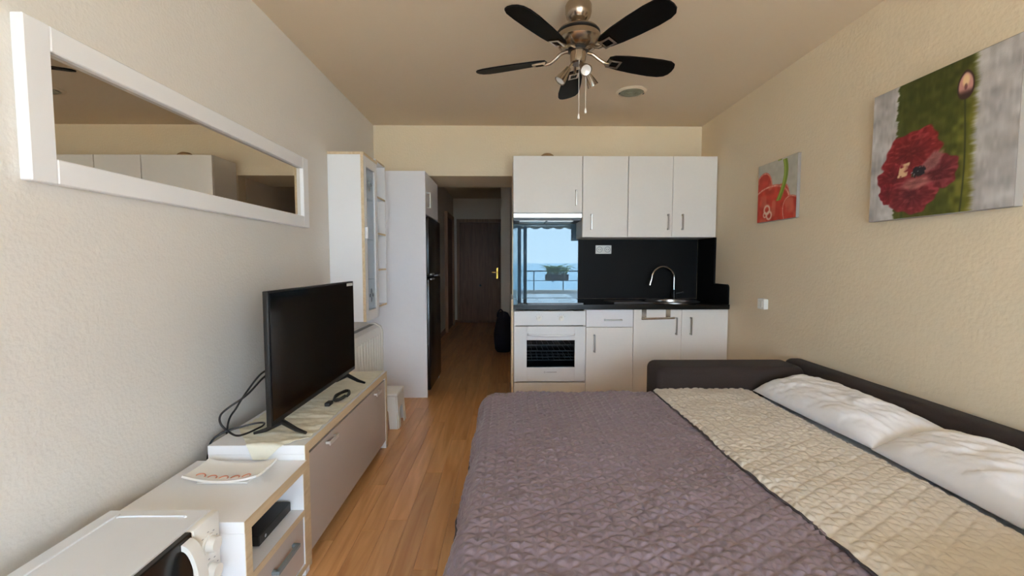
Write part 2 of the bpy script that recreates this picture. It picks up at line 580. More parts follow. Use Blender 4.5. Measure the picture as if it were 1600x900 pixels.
# window wall behind the viewer
wf = MB()
wf.box(XL, -1.05, YW - 0.15, YW, 0, ZC)
wf.box(1.78, XR, YW - 0.15, YW, 0, ZC)
wf.box(-1.05, 1.78, YW - 0.15, YW, 2.36, ZC)
tag(wf.build('wall_front', 'wall'), 'wall around the balcony window', None, **S)
w1 = tag(MB().box(-1.05, -1.0, YW - 0.12, YW - 0.03, 0.0, 2.36).box(1.73, 1.78, YW - 0.12, YW - 0.03, 0.0, 2.36)
         .box(-1.0, 1.73, YW - 0.12, YW - 0.03, 2.30, 2.36).box(-1.0, 1.73, YW - 0.12, YW - 0.03, 0.0, 0.03).build('window_1', 'alu'),
         'dark aluminium sliding balcony window', None, **S)
for (a, b, yy) in ((-1.0, 0.33, YW - 0.07), (-0.90, 0.46, YW - 0.11)):
    lf = MB()
    lf.box(a, a + 0.07, yy, yy + 0.035, 0.03, 2.30)
    lf.box(b - 0.075, b, yy, yy + 0.035, 0.03, 2.30)
    lf.box(a + 0.07, b - 0.075, yy, yy + 0.035, 0.03, 0.10)
    lf.box(a + 0.07, b - 0.075, yy, yy + 0.035, 2.23, 2.30)
    l = lf.build('window_leaf', 'alu', w1)
    box('pane', 'winpane', a + 0.07, b - 0.075, yy + 0.014, yy + 0.02, 0.10, 2.23, l)

# ---------------------------------------------------------------- balcony and the view, seen in the mirror splashback
tag(box('floor_balcony', 'tile', XL - 1.5, XR + 1.5, -3.2, YW - 0.12, -0.12, -0.01), 'sandy tiled balcony floor', None, **S)
tag(box('ceiling_balcony_shade', 'parapet', XL - 1.5, XR + 1.5, -1.75, YW - 0.15, ZC, ZC + 0.15), 'unseen white slab added over the balcony for shade', None, **S)  # unseen slab, put over the balcony to block the sun
tag(box('wall_parapet', 'parapet', XL - 1.5, XR + 1.5, -3.2, -3.08, -0.01, 0.50), 'low white balcony parapet', None, **S)
rl = thing('balcony_railing', (0.3, -3.14, 0.50), 'dark iron railing standing on the balcony parapet', 'railing')
box('top_rail', 'railing', XL - 1.5, XR + 1.5, -3.165, -3.115, 0.985, 1.015, rl, 0.004)
box('lower_rail', 'railing', XL - 1.5, XR + 1.5, -3.15, -3.13, 0.74, 0.755, rl)
for i in range(8):
    xx = -2.4 + i * 0.78
    box('post', 'railing', xx, xx + 0.025, -3.152, -3.128, 0.50, 0.985, rl)
aw = thing('awning', (0.3, -2.9, 2.2), 'olive canvas awning with scalloped valance over the balcony', 'awning')
MB().prism([(-1.45, 2.50), (-3.05, 2.36), (-3.05, 2.345), (-1.45, 2.485)], lambda a, b: (XL - 1.2, a, b), lambda a, b: (XR + 1.2, a, b)).build('canopy_cloth', 'awning', aw)
sc = [(XL - 1.2, 2.345)]
nsc = 18
wsc = (XR - XL + 2.4) / nsc
for i in range(nsc):
    for t in range(0, 9):
        sc.append((XL - 1.2 + (i + t / 8) * wsc, 2.145 - 0.05 * math.sin(math.pi * t / 8)))
sc.append((XR + 1.2, 2.345))
MB().prism(sc, lambda a, b: (a, -3.06, b), lambda a, b: (a, -3.052, b)).build('valance', 'awning', aw)
pl = thing('railing_planter', (1.35, -3.0, 0.62), 'dark trough planter with spiky yellow green plant on the balcony', 'planter')
MB().prism([(-3.07, 0.92), (-2.88, 0.92), (-2.90, 0.76), (-3.05, 0.76)], lambda a, b: (1.02, a, b), lambda a, b: (1.62, a, b)).build('trough', 'planter', pl)
box('bracket', 'railing', 1.20, 1.24, -3.112, -2.97, 0.72, 0.755, pl)
for i in range(80):
    cx = random.uniform(1.06, 1.58)
    a = random.uniform(0, 2 * math.pi)
    L = random.uniform(0.18, 0.36)
    b0 = Vector((cx, -2.975 + random.uniform(-0.04, 0.04), 0.92))
    dx = Vector((math.cos(a), math.sin(a) * 0.5, 0))
    p1 = b0 + dx * L * 0.35 + Vector((0, 0, L * 0.62))
    p2 = b0 + dx * L * 0.95 + Vector((0, 0, L * random.uniform(0.3, 0.85)))
    MB().tube([b0, (b0 + p1) / 2, p1, (p1 + p2) / 2, p2], [0.008, 0.010, 0.009, 0.006, 0.001], 5).build('leaf', 'leaf', pl)
tag(box('ground_beach', 'sand', -600, 600, -140, -12, -9.0, -8.5), 'pale beach below the balcony', None, **S)
tag(box('ground_sea', 'sea', -3000, 3000, -4500, -100, -9.6, -8.9 + 0.45), 'flat turquoise sea out to the horizon', None, **S)

# ================================================================ KITCHEN
KX0, KX1 = 0.062, 1.858
YF = 3.60          # base fronts
YU = 3.85          # wall cabinet fronts
ZT = 0.88          # worktop top


def bar_handle(p, vertical, L, parent, m='steel', out=(0, -1, 0), th=0.011, reach=0.028):
    """flat bar handle; p = centre on the front surface"""
    o = Vector(out)
    p = Vector(p)
    ax = Vector((0, 0, 1)) if vertical else (Vector((1, 0, 0)) if abs(o.y) > 0.5 else Vector((0, 1, 0)))
    pts = [p - ax * L / 2, p - ax * L / 2 + o * reach, p + ax * L / 2 + o * reach, p + ax * L / 2]
    b = MB()
    for a, c in ((pts[0], pts[1]), (pts[1] - ax * 0.006, pts[2] + ax * 0.006), (pts[3], pts[2])):
        lo = Vector([min(a[i], c[i]) for i in range(3)])
        hi = Vector([max(a[i], c[i]) for i in range(3)])
        for i in range(3):
            if hi[i] - lo[i] < 1e-4:
                lo[i] -= th / 2
                hi[i] += th / 2
        b.box(lo.x, hi.x, lo.y, hi.y, lo.z, hi.z, 0.0015)
    return b.build('handle', m, parent)


def wall_cabinet(x0, x1, z0, z1, doors, label, handles):
    t = thing('wall_cabinet', ((x0 + x1) / 2, (YU + YB) / 2, z0), label, 'cabinet', 'white wall cabinets of the kitchenette')
    c = MB()
    c.box(x0, x0 + 0.016, YU + 0.02, YB - 0.012, z0, z1)
    c.box(x1 - 0.016, x1, YU + 0.02, YB - 0.012, z0, z1)
    c.box(x0 + 0.016, x1 - 0.016, YU + 0.02, YB - 0.012, z0, z0 + 0.016)
    c.box(x0 + 0.016, x1 - 0.016, YU + 0.02, YB - 0.012, z1 - 0.016, z1)
    c.box(x0 + 0.016, x1 - 0.016, YB - 0.02, YB - 0.012, z0 + 0.016, z1 - 0.016)
    c.build('body', 'whitetex', t)
    n = len(handles)
    w = (x1 - x0) / n
    for i, hx in enumerate(handles):
        d = box('door', 'whitetex', x0 + i * w + 0.0015, x0 + (i + 1) * w - 0.0015, YU, YU + 0.018, z0 + 0.001, z1 - 0.001, t, 0.0012)
        bar_handle((hx[0], YU, hx[1]), True, 0.125, d)
    return t


UZ1 = 2.158
wall_cabinet(KX0, 0.668, 1.664, UZ1, 1, 'short wide white wall cabinet above the cooker hood', [(0.612, 1.795)])
wall_cabinet(0.671, 1.070, 1.452, UZ1, 1, 'single door white wall cabinet right of the hood cabinet', [(0.748, 1.585)])
wall_cabinet(1.073, 1.856, 1.452, UZ1, 2, 'double door white wall cabinet next to the cream wall', [(1.425, 1.585), (1.552, 1.585)])

hood = thing('cooker_hood', (0.365, 4.0, 1.60), 'slim silver white pull-out cooker hood under the short cabinet', 'hood')
box('body', 'cavity', KX0 + 0.004, 0.664, YU + 0.03, YB - 0.014, 1.600, 1.660, hood)
box('front_strip', 'steel', KX0 + 0.002, 0.667, YU - 0.002, YU + 0.029, 1.620, 1.660, hood, 0.002)
for i in range(2):
    box('filter', 'steel', 0.12 + i * 0.25, 0.35 + i * 0.25, YU + 0.06, YB - 0.06, 1.596, 1.5998, hood)

bk = thing('domed_basket', (0.37, 3.97, UZ1), 'small tan domed basket lying on top of the wall cabinets', 'basket')
MB().lathe([(0.065, 0.0), (0.066, 0.012), (0.055, 0.03), (0.035, 0.043), (0.0, 0.048)], (0.37, 3.97, UZ1 + 0.001), 24).build('dome', 'tan', bk)
MB().tube([(0.37 + 0.067 * math.cos(a * math.pi / 12), 3.97 + 0.067 * math.sin(a * math.pi / 12), UZ1 + 0.007) for a in range(24)], 0.006, 8, True).build('rim', 'tan', bk)

# --- base units
ep = thing('kitchen_end_panel', (KX0 - 0.012, 3.9, 0), 'cream edged end panel closing the kitchen run by the passage', 'panel')
box('panel', 'whitetex', KX0 - 0.020, KX0 - 0.003, YF + 0.001, YB - 0.005, 0.06, ZT + 0.045, ep, 0.004)
box('edge_band', 'edge', KX0 - 0.020, KX0 - 0.003, YF - 0.002, YF + 0.0008, 0.06, ZT + 0.043, ep)
box('foot_block', 'framewood', KX0 - 0.028, KX0 - 0.003, YF + 0.02, YB - 0.01, 0.0, 0.058, ep)


def carcass(x0, x1, z0, z1, parent):
    c = MB()
    c.box(x0, x0 + 0.016, YF + 0.02, YB - 0.03, z0, z1)
    c.box(x1 - 0.016, x1, YF + 0.02, YB - 0.03, z0, z1)
    c.box(x0 + 0.016, x1 - 0.016, YF + 0.02, YB - 0.03, z0, z0 + 0.016)
    c.box(x0 + 0.016, x1 - 0.016, YB - 0.036, YB - 0.03, z0 + 0.016, z1)
    return c.build('body', 'whitetex', parent)


B0, B1, B2, B3 = KX0, 0.664, 1.062, KX1
ZB = 0.10
ob = thing('oven_housing', ((B0 + B1) / 2, 3.9, 0.0), 'white base unit housing the built-in oven', 'cabinet', 'white base units of the kitchenette')
carcass(B0, B1, ZB, 0.838, ob)
box('filler_panel', 'whitetex', B0 + 0.002, B1 - 0.002, YF, YF + 0.018, ZB, 0.222, ob, 0.0012)
box('plinth', 'white', B0, B1, YF + 0.05, YF + 0.066, 0.0, ZB - 0.002, ob)

ov = thing('oven', ((B0 + B1) / 2, 3.9, 0.23), 'white built-in oven with dark window and two knobs', 'oven')
oc = MB()
oc.box(B0 + 0.03, B1 - 0.03, YB - 0.10, YB - 0.09, 0.24, 0.72)
oc.box(B0 + 0.02, B0 + 0.03, YF + 0.025, YB - 0.09, 0.24, 0.72)
oc.box(B1 - 0.03, B1 - 0.02, YF + 0.025, YB - 0.09, 0.24, 0.72)
oc.box(B0 + 0.03, B1 - 0.03, YF + 0.025, YB - 0.10, 0.235, 0.245)
oc.box(B0 + 0.03, B1 - 0.03, YF + 0.025, YB - 0.10, 0.71, 0.72)
oc.build('body', 'ovencavity', ov)
cp = box('control_panel', 'enamel', B0 + 0.003, B1 - 0.003, YF - 0.004, YF + 0.018, 0.705, 0.826, ov, 0.003)
for kx in (0.273, 0.458):
    kn = MB().cyl((kx, YF - 0.004, 0.765), (kx, YF - 0.010, 0.765), 0.023, 0.022, 24).cyl((kx, YF - 0.010, 0.765), (kx, YF - 0.028, 0.765), 0.017, 0.015, 24).build('knob', 'whiteplastic', ov)
    box('knob_mark', 'greyprint', kx - 0.0015, kx + 0.0015, YF - 0.0292, YF - 0.0281, 0.768, 0.778, kn)
    for a in range(5):
        an = R(30 + a * 30)
        MB().cyl((kx + 0.034 * math.cos(an), YF - 0.0041, 0.765 + 0.034 * math.sin(an)), (kx + 0.034 * math.cos(an), YF - 0.0048, 0.765 + 0.034 * math.sin(an)), 0.0022, 0.0022, 8).build('dial_mark', 'greyprint', cp)
WX0, WX1, WZ0, WZ1 = 0.170, 0.572, 0.352, 0.582
dr = MB()
dr.box(B0 + 0.003, WX0, YF - 0.006, YF + 0.017, 0.232, 0.698, 0.002)
dr.box(WX1, B1 - 0.003, YF - 0.006, YF + 0.017, 0.232, 0.698, 0.002)
dr.box(WX0 - 0.001, WX1 + 0.001, YF - 0.006, YF + 0.017, 0.232, WZ0, 0.002)
dr.box(WX0 - 0.001, WX1 + 0.001, YF - 0.006, YF + 0.017, WZ1, 0.698, 0.002)
dr = dr.build('door', 'enamel', ov)
box('window', 'ovenglass', WX0, WX1, YF + 0.002, YF + 0.007, WZ0, WZ1, dr)
hp = [(0.178, YF - 0.006, 0.630), (0.20, YF - 0.022, 0.628), (0.28, YF - 0.030, 0.624), (0.371, YF - 0.032, 0.622), (0.462, YF - 0.030, 0.624), (0.545, YF - 0.022, 0.628), (0.566, YF - 0.006, 0.630)]
MB().tube(smooth_path(hp, 5), 0.0085, 10).build('handle', 'enamel', dr)
# the little maker's mark under the window: a ring and a thin line of unreadable letters
MB().tube([(0.322 + 0.006 * math.cos(a * math.pi / 8), YF - 0.0066, 0.312 + 0.006 * math.sin(a * math.pi / 8)) for a in range(16)], 0.0012, 6, True).build('emblem', 'greyprint', dr)
for i in range(9):
    box('letter', 'greyprint', 0.338 + i * 0.0095, 0.3445 + i * 0.0095, YF - 0.0068, YF - 0.0060, 0.309, 0.3155, dr)
for zz in (0.40, 0.425, 0.48, 0.53):
    rk = MB()
    rk.tube([(B0 + 0.035, YF + 0.06, zz), (B1 - 0.035, YF + 0.06, zz)], 0.004, 8)
    rk.tube([(B0 + 0.035, YF + 0.30, zz), (B1 - 0.035, YF + 0.30, zz)], 0.004, 8)
    for i in range(11):
        xx = B0 + 0.06 + i * 0.048
        rk.tube([(xx, YF + 0.06, zz), (xx, YF + 0.30, zz)], 0.002, 6)
    rk.build('oven_rack', 'rack', ov)

dc = thing('drawer_cabinet', ((B1 + B2) / 2, 3.9, 0.0), 'narrow white base unit with one drawer beside the oven', 'cabinet', 'white base units of the kitchenette')
carcass(B1 + 0.002, B2 - 0.001, ZB, 0.838, dc)
d = box('drawer', 'panelwhite', B1 + 0.003, B2 - 0.002, YF, YF + 0.018, 0.692, 0.836, dc, 0.0012)
bar_handle((0.889, YF, 0.752), False, 0.135, d)
d = box('door', 'whitetex', B1 + 0.003, B2 - 0.002, YF, YF + 0.018, ZB + 0.002, 0.688, dc, 0.0012)
bar_handle((0.735, YF, 0.555), True, 0.135, d)
box('plinth', 'white', B1 + 0.001, B2 - 0.001, YF + 0.05, YF + 0.066, 0.0, ZB - 0.002, dc)

sk = thing('sink_cabinet', ((B2 + B3) / 2, 3.9, 0.0), 'wide white double door base unit under the sink', 'cabinet', 'white base units of the kitchenette')
carcass(B2 + 0.001, B3, ZB, 0.838, sk)
mid = 1.466
for a, b, hx in ((B2 + 0.002, mid - 0.001, 1.418), (mid + 0.001, B3 - 0.001, 1.540)):
    d = box('door', 'whitetex', a, b, YF, YF + 0.018, ZB + 0.002, 0.836, sk, 0.0012)
    bar_handle((hx, YF, 0.70), True, 0.135, d)
box('plinth', 'white', B2 + 0.001, B3, YF + 0.05, YF + 0.066, 0.0, ZB - 0.002, sk)

tr = thing('towel_rail', (1.26, YF - 0.03, 0.75), 'chrome towel bar hooked over the left sink cabinet door', 'towel rail')
for xx in (1.150, 1.352):
    b = MB()
    b.box(xx - 0.02, xx + 0.02, YF - 0.004, YF - 0.0005, 0.765, 0.8365, 0.001)
    b.box(xx - 0.02, xx + 0.02, YF - 0.004, YF + 0.02, 0.8366, 0.8378)
    b.box(xx - 0.008, xx + 0.008, YF - 0.045, YF - 0.004, 0.762, 0.776, 0.002)
    b.build('hook', 'chrome', tr)
MB().tube([(1.115, YF - 0.045, 0.765), (1.39, YF - 0.045, 0.771)], 0.009, 12).build('bar', 'chrome', tr)

# --- worktop with a real cut-out for the sink
SX, SY = 1.500, 3.905
HS = 0.155
wt = MB()
wy0, wy1 = YF - 0.02, YB - 0.012
wt.box(KX0 - 0.002, SX - HS, wy0, wy1, 0.840, ZT)
wt.box(SX + HS, KX1, wy0, wy1, 0.840, ZT)
wt.box(SX - HS, SX + HS, wy0, SY - HS, 0.840, ZT)
wt.box(SX - HS, SX + HS, SY + HS, wy1, 0.840, ZT)
bmesh.ops.remove_doubles(wt.bm, verts=wt.bm.verts[:], dist=1e-5)
tag(wt.build('worktop', 'worktop'), 'continuous polished black kitchen worktop', 'worktop')

hb = thing('hob', (0.37, 3.91, ZT), 'flat black glass hob in front of the mirrored splashback', 'hob')
box('glass', 'hobglass', 0.095, 0.655, 3.665, 4.165, ZT + 0.0006, ZT + 0.007, hb, 0.002)
for (cx, cy, r) in ((0.23, 3.79, 0.09), (0.52, 3.79, 0.075), (0.23, 4.03, 0.075), (0.52, 4.03, 0.09)):
    MB().tube([(cx + r * math.cos(a * math.pi / 20), cy + r * math.sin(a * math.pi / 20), ZT + 0.0070) for a in range(40)], 0.0008, 4, True).build('cooking_zone', 'cavity', hb)

sn = thing('sink', (SX, SY, ZT), 'round stainless steel sink bowl set in the black worktop', 'sink')
MB().lathe([(0.148, 0.0005), (0.150, 0.004), (0.230, 0.005), (0.236, 0.003), (0.236, 0.0006), (0.153, 0.0006)], (SX, SY, ZT), 48).build('rim', 'steel', sn)
MB().lathe([(0.149, 0.002), (0.147, -0.02), (0.142, -0.12), (0.12, -0.15), (0.03, -0.158), (0.0, -0.158)], (SX, SY, ZT), 48).build('bowl', 'steel', sn)
MB().lathe([(0.0, 0.0), (0.032, 0.0), (0.036, 0.003), (0.0, 0.004)], (SX, SY, ZT - 0.1575), 24).build('drain', 'chrome', sn)

fc = thing('kitchen_tap', (1.600, 4.125, ZT), 'tall chrome swan neck tap behind the sink', 'tap')
MB().lathe([(0.0, 0.0), (0.026, 0.0), (0.026, 0.008), (0.020, 0.014), (0.020, 0.075), (0.015, 0.085), (0.0, 0.085)], (1.600, 4.125, ZT + 0.0055), 24).build('base', 'blackplastic', fc)
ac = [(1.600, 4.125, 0.96), (1.600, 4.125, 1.08)]
for i in range(13):
    a = R(180 * i / 12)
    ac.append((1.600 - 0.115 + 0.115 * math.cos(a), 4.125 - 0.05 * (1 - math.cos(a)) / 2, 1.085 + 0.105 * math.sin(a)))
ac += [(1.362, 4.073, 1.05)]
MB().tube(ac, 0.0095, 12).build('spout', 'chrome', fc)
MB().cyl((1.364, 4.0735, 1.065), (1.350, 4.07, 1.015), 0.014, 0.012, 16).build('spray_nozzle', 'chrome', fc)
MB().tube([(1.618, 4.12, 0.935), (1.665, 4.11, 0.945), (1.685, 4.105, 0.950)], [0.006, 0.006, 0.009], 10).build('lever', 'blackplastic', fc)

tag(MB().prism([(0.925, 3.70), (1.262, 3.70), (1.19, 3.90), (0.88, 3.90)], lambda a, b: (a, b, ZT + 0.0008), lambda a, b: (a, b, ZT + 0.010)).build('chopping_board', 'cavity'),
    'flat dark grey board lying on the worktop left of the sink', 'board')

# --- splashbacks
tag(box('mirror_splashback', 'splash', 0.066, 0.690, YB - 0.0085, YB - 0.0015, ZT + 0.001, 1.599), 'tinted mirror glass splashback behind the hob reflecting the balcony', 'splashback')
tag(box('stone_splashback', 'granite', 0.692, 1.846, YB - 0.0105, YB - 0.0015, ZT + 0.001, 1.450), 'matt black stone splashback behind sink and socket', 'splashback')
sp = [(YB - 0.012, ZT + 0.001), (YB - 0.012, 1.450), (YU, 1.450), (YU, 1.045)]
sp += [(YF + 0.03 + 0.0 + p[0], 1.0 + p[1]) for p in arc_pts((0.0, 0.015), 0.03, 90, 180, 6)]
sp += [(YF, ZT + 0.001)]
tag(MB().prism(sp, lambda a, b: (1.848, a, b), lambda a, b: (XR - 0.0015, a, b)).build('stepped_side_splashback', 'granite'),
    'black stone side splashback stepping down along the right wall', 'splashback')

so = thing('double_socket', (0.935, YB - 0.011, 1.35), 'white double power socket on the black splashback', 'socket')
pz = box('plate', 'whiteplastic', 0.858, 1.010, YB - 0.0205, YB - 0.0108, 1.312, 1.394, so, 0.003)
for cx in (0.896, 0.972):
    s_ = MB().tube([(cx + 0.026 * math.cos(a * math.pi / 14), YB - 0.0207, 1.353 + 0.026 * math.sin(a * math.pi / 14)) for a in range(28)], 0.002, 6, True).build('socket_ring', 'greyprint', so)
    for q in (-0.0095, 0.0095):
        MB().cyl((cx + q, YB - 0.0206, 1.353), (cx + q, YB - 0.0212, 1.353), 0.0035, 0.0035, 10).build('pin_hole', 'blackplastic', s_)

ws = thing('wall_switch', (XR - 0.01, 3.10, 0.89), 'small white box switch on the cream wall by the kitchen', 'switch')
box('back_box', 'whiteplastic', XR - 0.036, XR - 0.001, 3.055, 3.135, 0.895, 0.970, ws, 0.004)
box('rocker', 'whiteplastic', XR - 0.041, XR - 0.0362, 3.068, 3.122, 0.908, 0.957, ws, 0.002)

# ================================================================ FRIDGE HOUSING
fh = thing('fridge_housing', (-0.98, 4.23, 0), 'tall white fridge housing with plain side panel', 'cabinet')
box('side_panel', 'panelwhite', XL + 0.004, -0.716, 3.900, 3.918, 0.002, 2.036, fh, 0.001)
box('side_panel', 'panelwhite', XL + 0.004, -0.716, 4.580, 4.598, 0.002, 2.036, fh, 0.001)
box('top_panel', 'panelwhite', XL + 0.004, -0.736, 3.918, 4.580, 2.018, 2.036, fh)
box('shelf', 'panelwhite', XL + 0.004, -0.740, 3.918, 4.580, 1.655, 1.672, fh)
for a, b in ((3.920, 4.578),):
    d = box('door', 'panelwhite', -0.7345, -0.716, a, b, 1.66, 2.034, fh, 0.0012)
    bar_handle((-0.716, 3.99, 1.79), True, 0.13, d, out=(1, 0, 0))
fg = thing('fridge', (-0.95, 4.25, 0), 'tall black two door fridge inside the white housing', 'fridge')
box('body', 'blackplastic', -1.24, -0.755, 3.935, 4.565, 0.02, 1.635, fg, 0.006)
f1 = box('door', 'blackgloss', -0.752, -0.690, 3.932, 4.568, 0.06, 1.092, fg, 0.012, 3)
f2 = box('door', 'blackgloss', -0.752, -0.690, 3.932, 4.568, 1.108, 1.64, fg, 0.012, 3)
box('handle', 'steel', -0.690, -0.672, 3.945, 4.10, 1.070, 1.086, f1, 0.004)
box('handle', 'steel', -0.690, -0.672, 3.945, 4.10, 1.114, 1.130, f2, 0.004)
for yy in (3.97, 4.53):
    for xx in (-1.20, -0.80):
        MB().cyl((xx, yy, 0.0), (xx, yy, 0.02), 0.018, 0.018, 12).build('foot', 'blackplastic', fg)

# hall bag
bg = thing('fabric_bag', (-0.02, 5.9, 0), 'dark navy fabric bag standing on the hallway floor', 'bag')
nb, nh = 40, 16
pts = np.zeros((nb, nh, 3))
bmb = MB()
prof = [(0.0, 0.0), (0.06, 0.0), (0.115, 0.012), (0.150, 0.05), (0.162, 0.14), (0.150, 0.25), (0.132, 0.38), (0.112, 0.48), (0.085, 0.535), (0.04, 0.555), (0.0, 0.557)]
bmb.lathe(prof, (0, 0, 0), 28)
for v in bmb.bm.verts:
    a = math.atan2(v.co.y, v.co.x)
    sq = 1.0 / max(abs(math.cos(a)), abs(math.sin(a))) ** 0.55
    v.co.x = v.co.x * sq * 0.80 + 0.01 * math.sin(v.co.z * 17) - 0.045
    v.co.y = v.co.y * sq * 0.95 + 5.95
bmb.build('bag_body', 'navy', bg, 60)
MB().tube(smooth_path([(-0.12, 5.83, 0.50), (-0.11, 5.80, 0.56), (-0.075, 5.80, 0.60), (-0.04, 5.80, 0.56), (-0.03, 5.83, 0.50)], 6), 0.010, 8).build('handle', 'navy', bg)
MB().box(-0.155, 0.005, 5.792, 5.806, 0.10, 0.27, 0.006, 2).build('front_pocket', 'navy', bg)

# ================================================================ LEFT WALL FURNITURE
# framed mirror
fm = thing('wall_mirror', (XL + 0.02, 1.94, 1.45), 'long white framed mirror hanging on the stucco wall', 'mirror')
MX0, MX1 = XL + 0.001, XL + 0.034
MY0, MY1, MZ0, MZ1, FW = 1.150, 2.735, 1.442, 1.862, 0.068
for (a, b, c, d_) in ((MY0, MY0 + FW, MZ0, MZ1), (MY1 - FW, MY1, MZ0, MZ1)):
    box('frame_stile', 'white', MX0, MX1, a, b, c, d_, fm, 0.003)
for (c, d_) in ((MZ0, MZ0 + FW), (MZ1 - FW, MZ1)):
    box('frame_rail', 'white', MX0, MX1, MY0 + FW + 0.0002, MY1 - FW - 0.0002, c, d_, fm, 0.003)
box('mirror_glass', 'mirror', MX0 + 0.002, MX0 + 0.012, MY0 + FW - 0.005, MY1 - FW + 0.005, MZ0 + FW - 0.005, MZ1 - FW + 0.005, fm)

# display cabinet with glass door
vt = thing('display_cabinet', (-1.12, 3.27, 0.80), 'narrow white wall display cabinet with ornamented glass door', 'cabinet')
VX0, VX1, VY0, VY1, VZ0, VZ1 = XL + 0.002, -1.020, 3.105, 3.425, 0.805, 1.985
box('side_panel', 'white', VX0, VX1, VY0, VY0 + 0.016, VZ0, VZ1, vt, 0.001)
box('side_panel', 'white', VX0, VX1, VY1 - 0.016, VY1, VZ0, VZ1, vt, 0.001)
box('back_panel', 'white', VX0, VX0 + 0.006, VY0 + 0.016, VY1 - 0.016, VZ0, VZ1, vt)
box('bottom_panel', 'white', VX0, VX1, VY0 + 0.0165, VY1 - 0.0165, VZ0, VZ0 + 0.016, vt)
box('top_board', 'edge', VX0, VX1 + 0.024, VY0 - 0.004, VY1 + 0.002, VZ1 + 0.0005, VZ1 + 0.018, vt, 0.002)
for zz in (1.10, 1.40, 1.70):
    box('glass_shelf', 'frost', VX0 + 0.008, VX1 - 0.01, VY0 + 0.017, VY1 - 0.017, zz, zz + 0.006, vt)
dd = MB()
DF = 0.062
dx0, dx1 = VX1 + 0.001, VX1 + 0.020
dd.box(dx0, dx1, VY0, VY0 + DF, VZ0, VZ1, 0.002)
dd.box(dx0, dx1, VY1 - DF, VY1, VZ0, VZ1, 0.002)
dd.box(dx0, dx1, VY0 + DF, VY1 - DF, VZ0, VZ0 + DF + 0.01, 0.002)
dd.box(dx0, dx1, VY0 + DF, VY1 - DF, VZ1 - DF - 0.01, VZ1, 0.002)
dd = dd.build('door', 'white', vt)
box('edge_band', 'edge', dx0 - 0.0005, dx1 + 0.0005, VY0 - 0.0025, VY0 - 0.0002, VZ0, VZ1, dd)
gp = box('glass_pane', 'frost', dx0 + 0.006, dx0 + 0.010, VY0 + DF, VY1 - DF, VZ0 + DF, VZ1 - DF, dd)
ymid = (VY0 + VY1) / 2
for zc in (VZ0 + 0.18, VZ1 - 0.18):
    orn = MB()
    for a in range(4):
        an = a * math.pi / 2
        lobe = [(ymid + math.cos(an) * (0.03 + 0.022 * math.cos(t)) - math.sin(an) * 0.014 * math.sin(t),
                 zc + math.sin(an) * (0.03 + 0.022 * math.cos(t)) + math.cos(an) * 0.014 * math.sin(t)) for t in [2 * math.pi * k / 12 for k in range(12)]]
        orn.prism(lobe, lambda p, q: (dx0 + 0.0104, p, q), lambda p, q: (dx0 + 0.0112, p, q))
    orn.build('etched_ornament', 'etch', dd)
box('handle', 'white', dx1, dx1 + 0.018, VY0 + 0.012, VY0 + 0.030, 1.40, 1.48, dd, 0.002)

# open shelf unit
os_ = thing('open_shelf_unit', (-1.14, 3.56, 0.88), 'slim open white wall shelf between display cabinet and fridge housing', 'shelf')
OY0, OY1, OX1, OZ0, OZ1 = 3.432, 3.700, -1.012, 0.875, 2.030
for a in (OY0, OY1 - 0.014):
    box('side_panel', 'white', XL + 0.002, OX1, a, a + 0.014, OZ0, OZ1, os_, 0.001)
box('back_panel', 'white', XL + 0.002, XL + 0.007, OY0 + 0.0142, OY1 - 0.0142, OZ0, OZ1, os_)
for zz in (OZ0, 1.165, 1.450, 1.735, OZ1 - 0.014):
    s_ = box('shelf_board', 'white', XL + 0.0075, OX1 - 0.002, OY0 + 0.0142, OY1 - 0.0142, zz, zz + 0.014, os_)
    box('edge_band', 'edge', OX1 - 0.0019, OX1, OY0 + 0.0142, OY1 - 0.0142, zz, zz + 0.014, s_)

# electric radiator
ra = thing('wall_radiator', (-1.18, 3.45, 0.2), 'white ribbed electric radiator under the display cabinet', 'radiator')
rp = [(XL + 0.03, 0.20), (XL + 0.13, 0.20), (XL + 0.15, 0.24), (XL + 0.152, 0.62), (XL + 0.135, 0.665), (XL + 0.09, 0.690), (XL + 0.03, 0.690)]
MB().prism(rp, lambda a, b: (a, 3.06, b), lambda a, b: (a, 3.825, b)).build('casing', 'whiteplastic', ra)
for (ya, yb) in ((3.040, 3.059), (3.826, 3.850)):
    MB().prism([(p[0] if i in (0, 6) else p[0] + 0.008, p[1] + (0.006 if p[1] > 0.4 else -0.006)) for i, p in enumerate(rp)], lambda a, b: (a, ya, b), lambda a, b: (a, yb, b)).build('end_cap', 'whiteplastic', ra)
box('top_grille', 'greyplastic', XL + 0.060, XL + 0.100, 3.10, 3.79, 0.6895, 0.6915, ra)
for i in range(11):
    yy = 3.09 + i * 0.066
    box('rib', 'whiteplastic', XL + 0.150, XL + 0.158, yy, yy + 0.045, 0.25, 0.61, ra, 0.003)
for yy in (3.2, 3.7):
    box('bracket', 'steel', XL + 0.001, XL + 0.0295, yy, yy + 0.04, 0.3, 0.6, ra)

# step stool
st = thing('step_stool', (-0.94, 3.28, 0), 'white plastic step stool between the TV console and the fridge housing', 'stool')
tx0, tx1, ty0, ty1, tz = -1.09, -0.803, 3.165, 3.395, 0.262
tb = MB().box(tx0, tx1, ty0, ty1, tz - 0.022, tz, 0.010, 3)
tb.build('seat', 'whiteplastic', st)


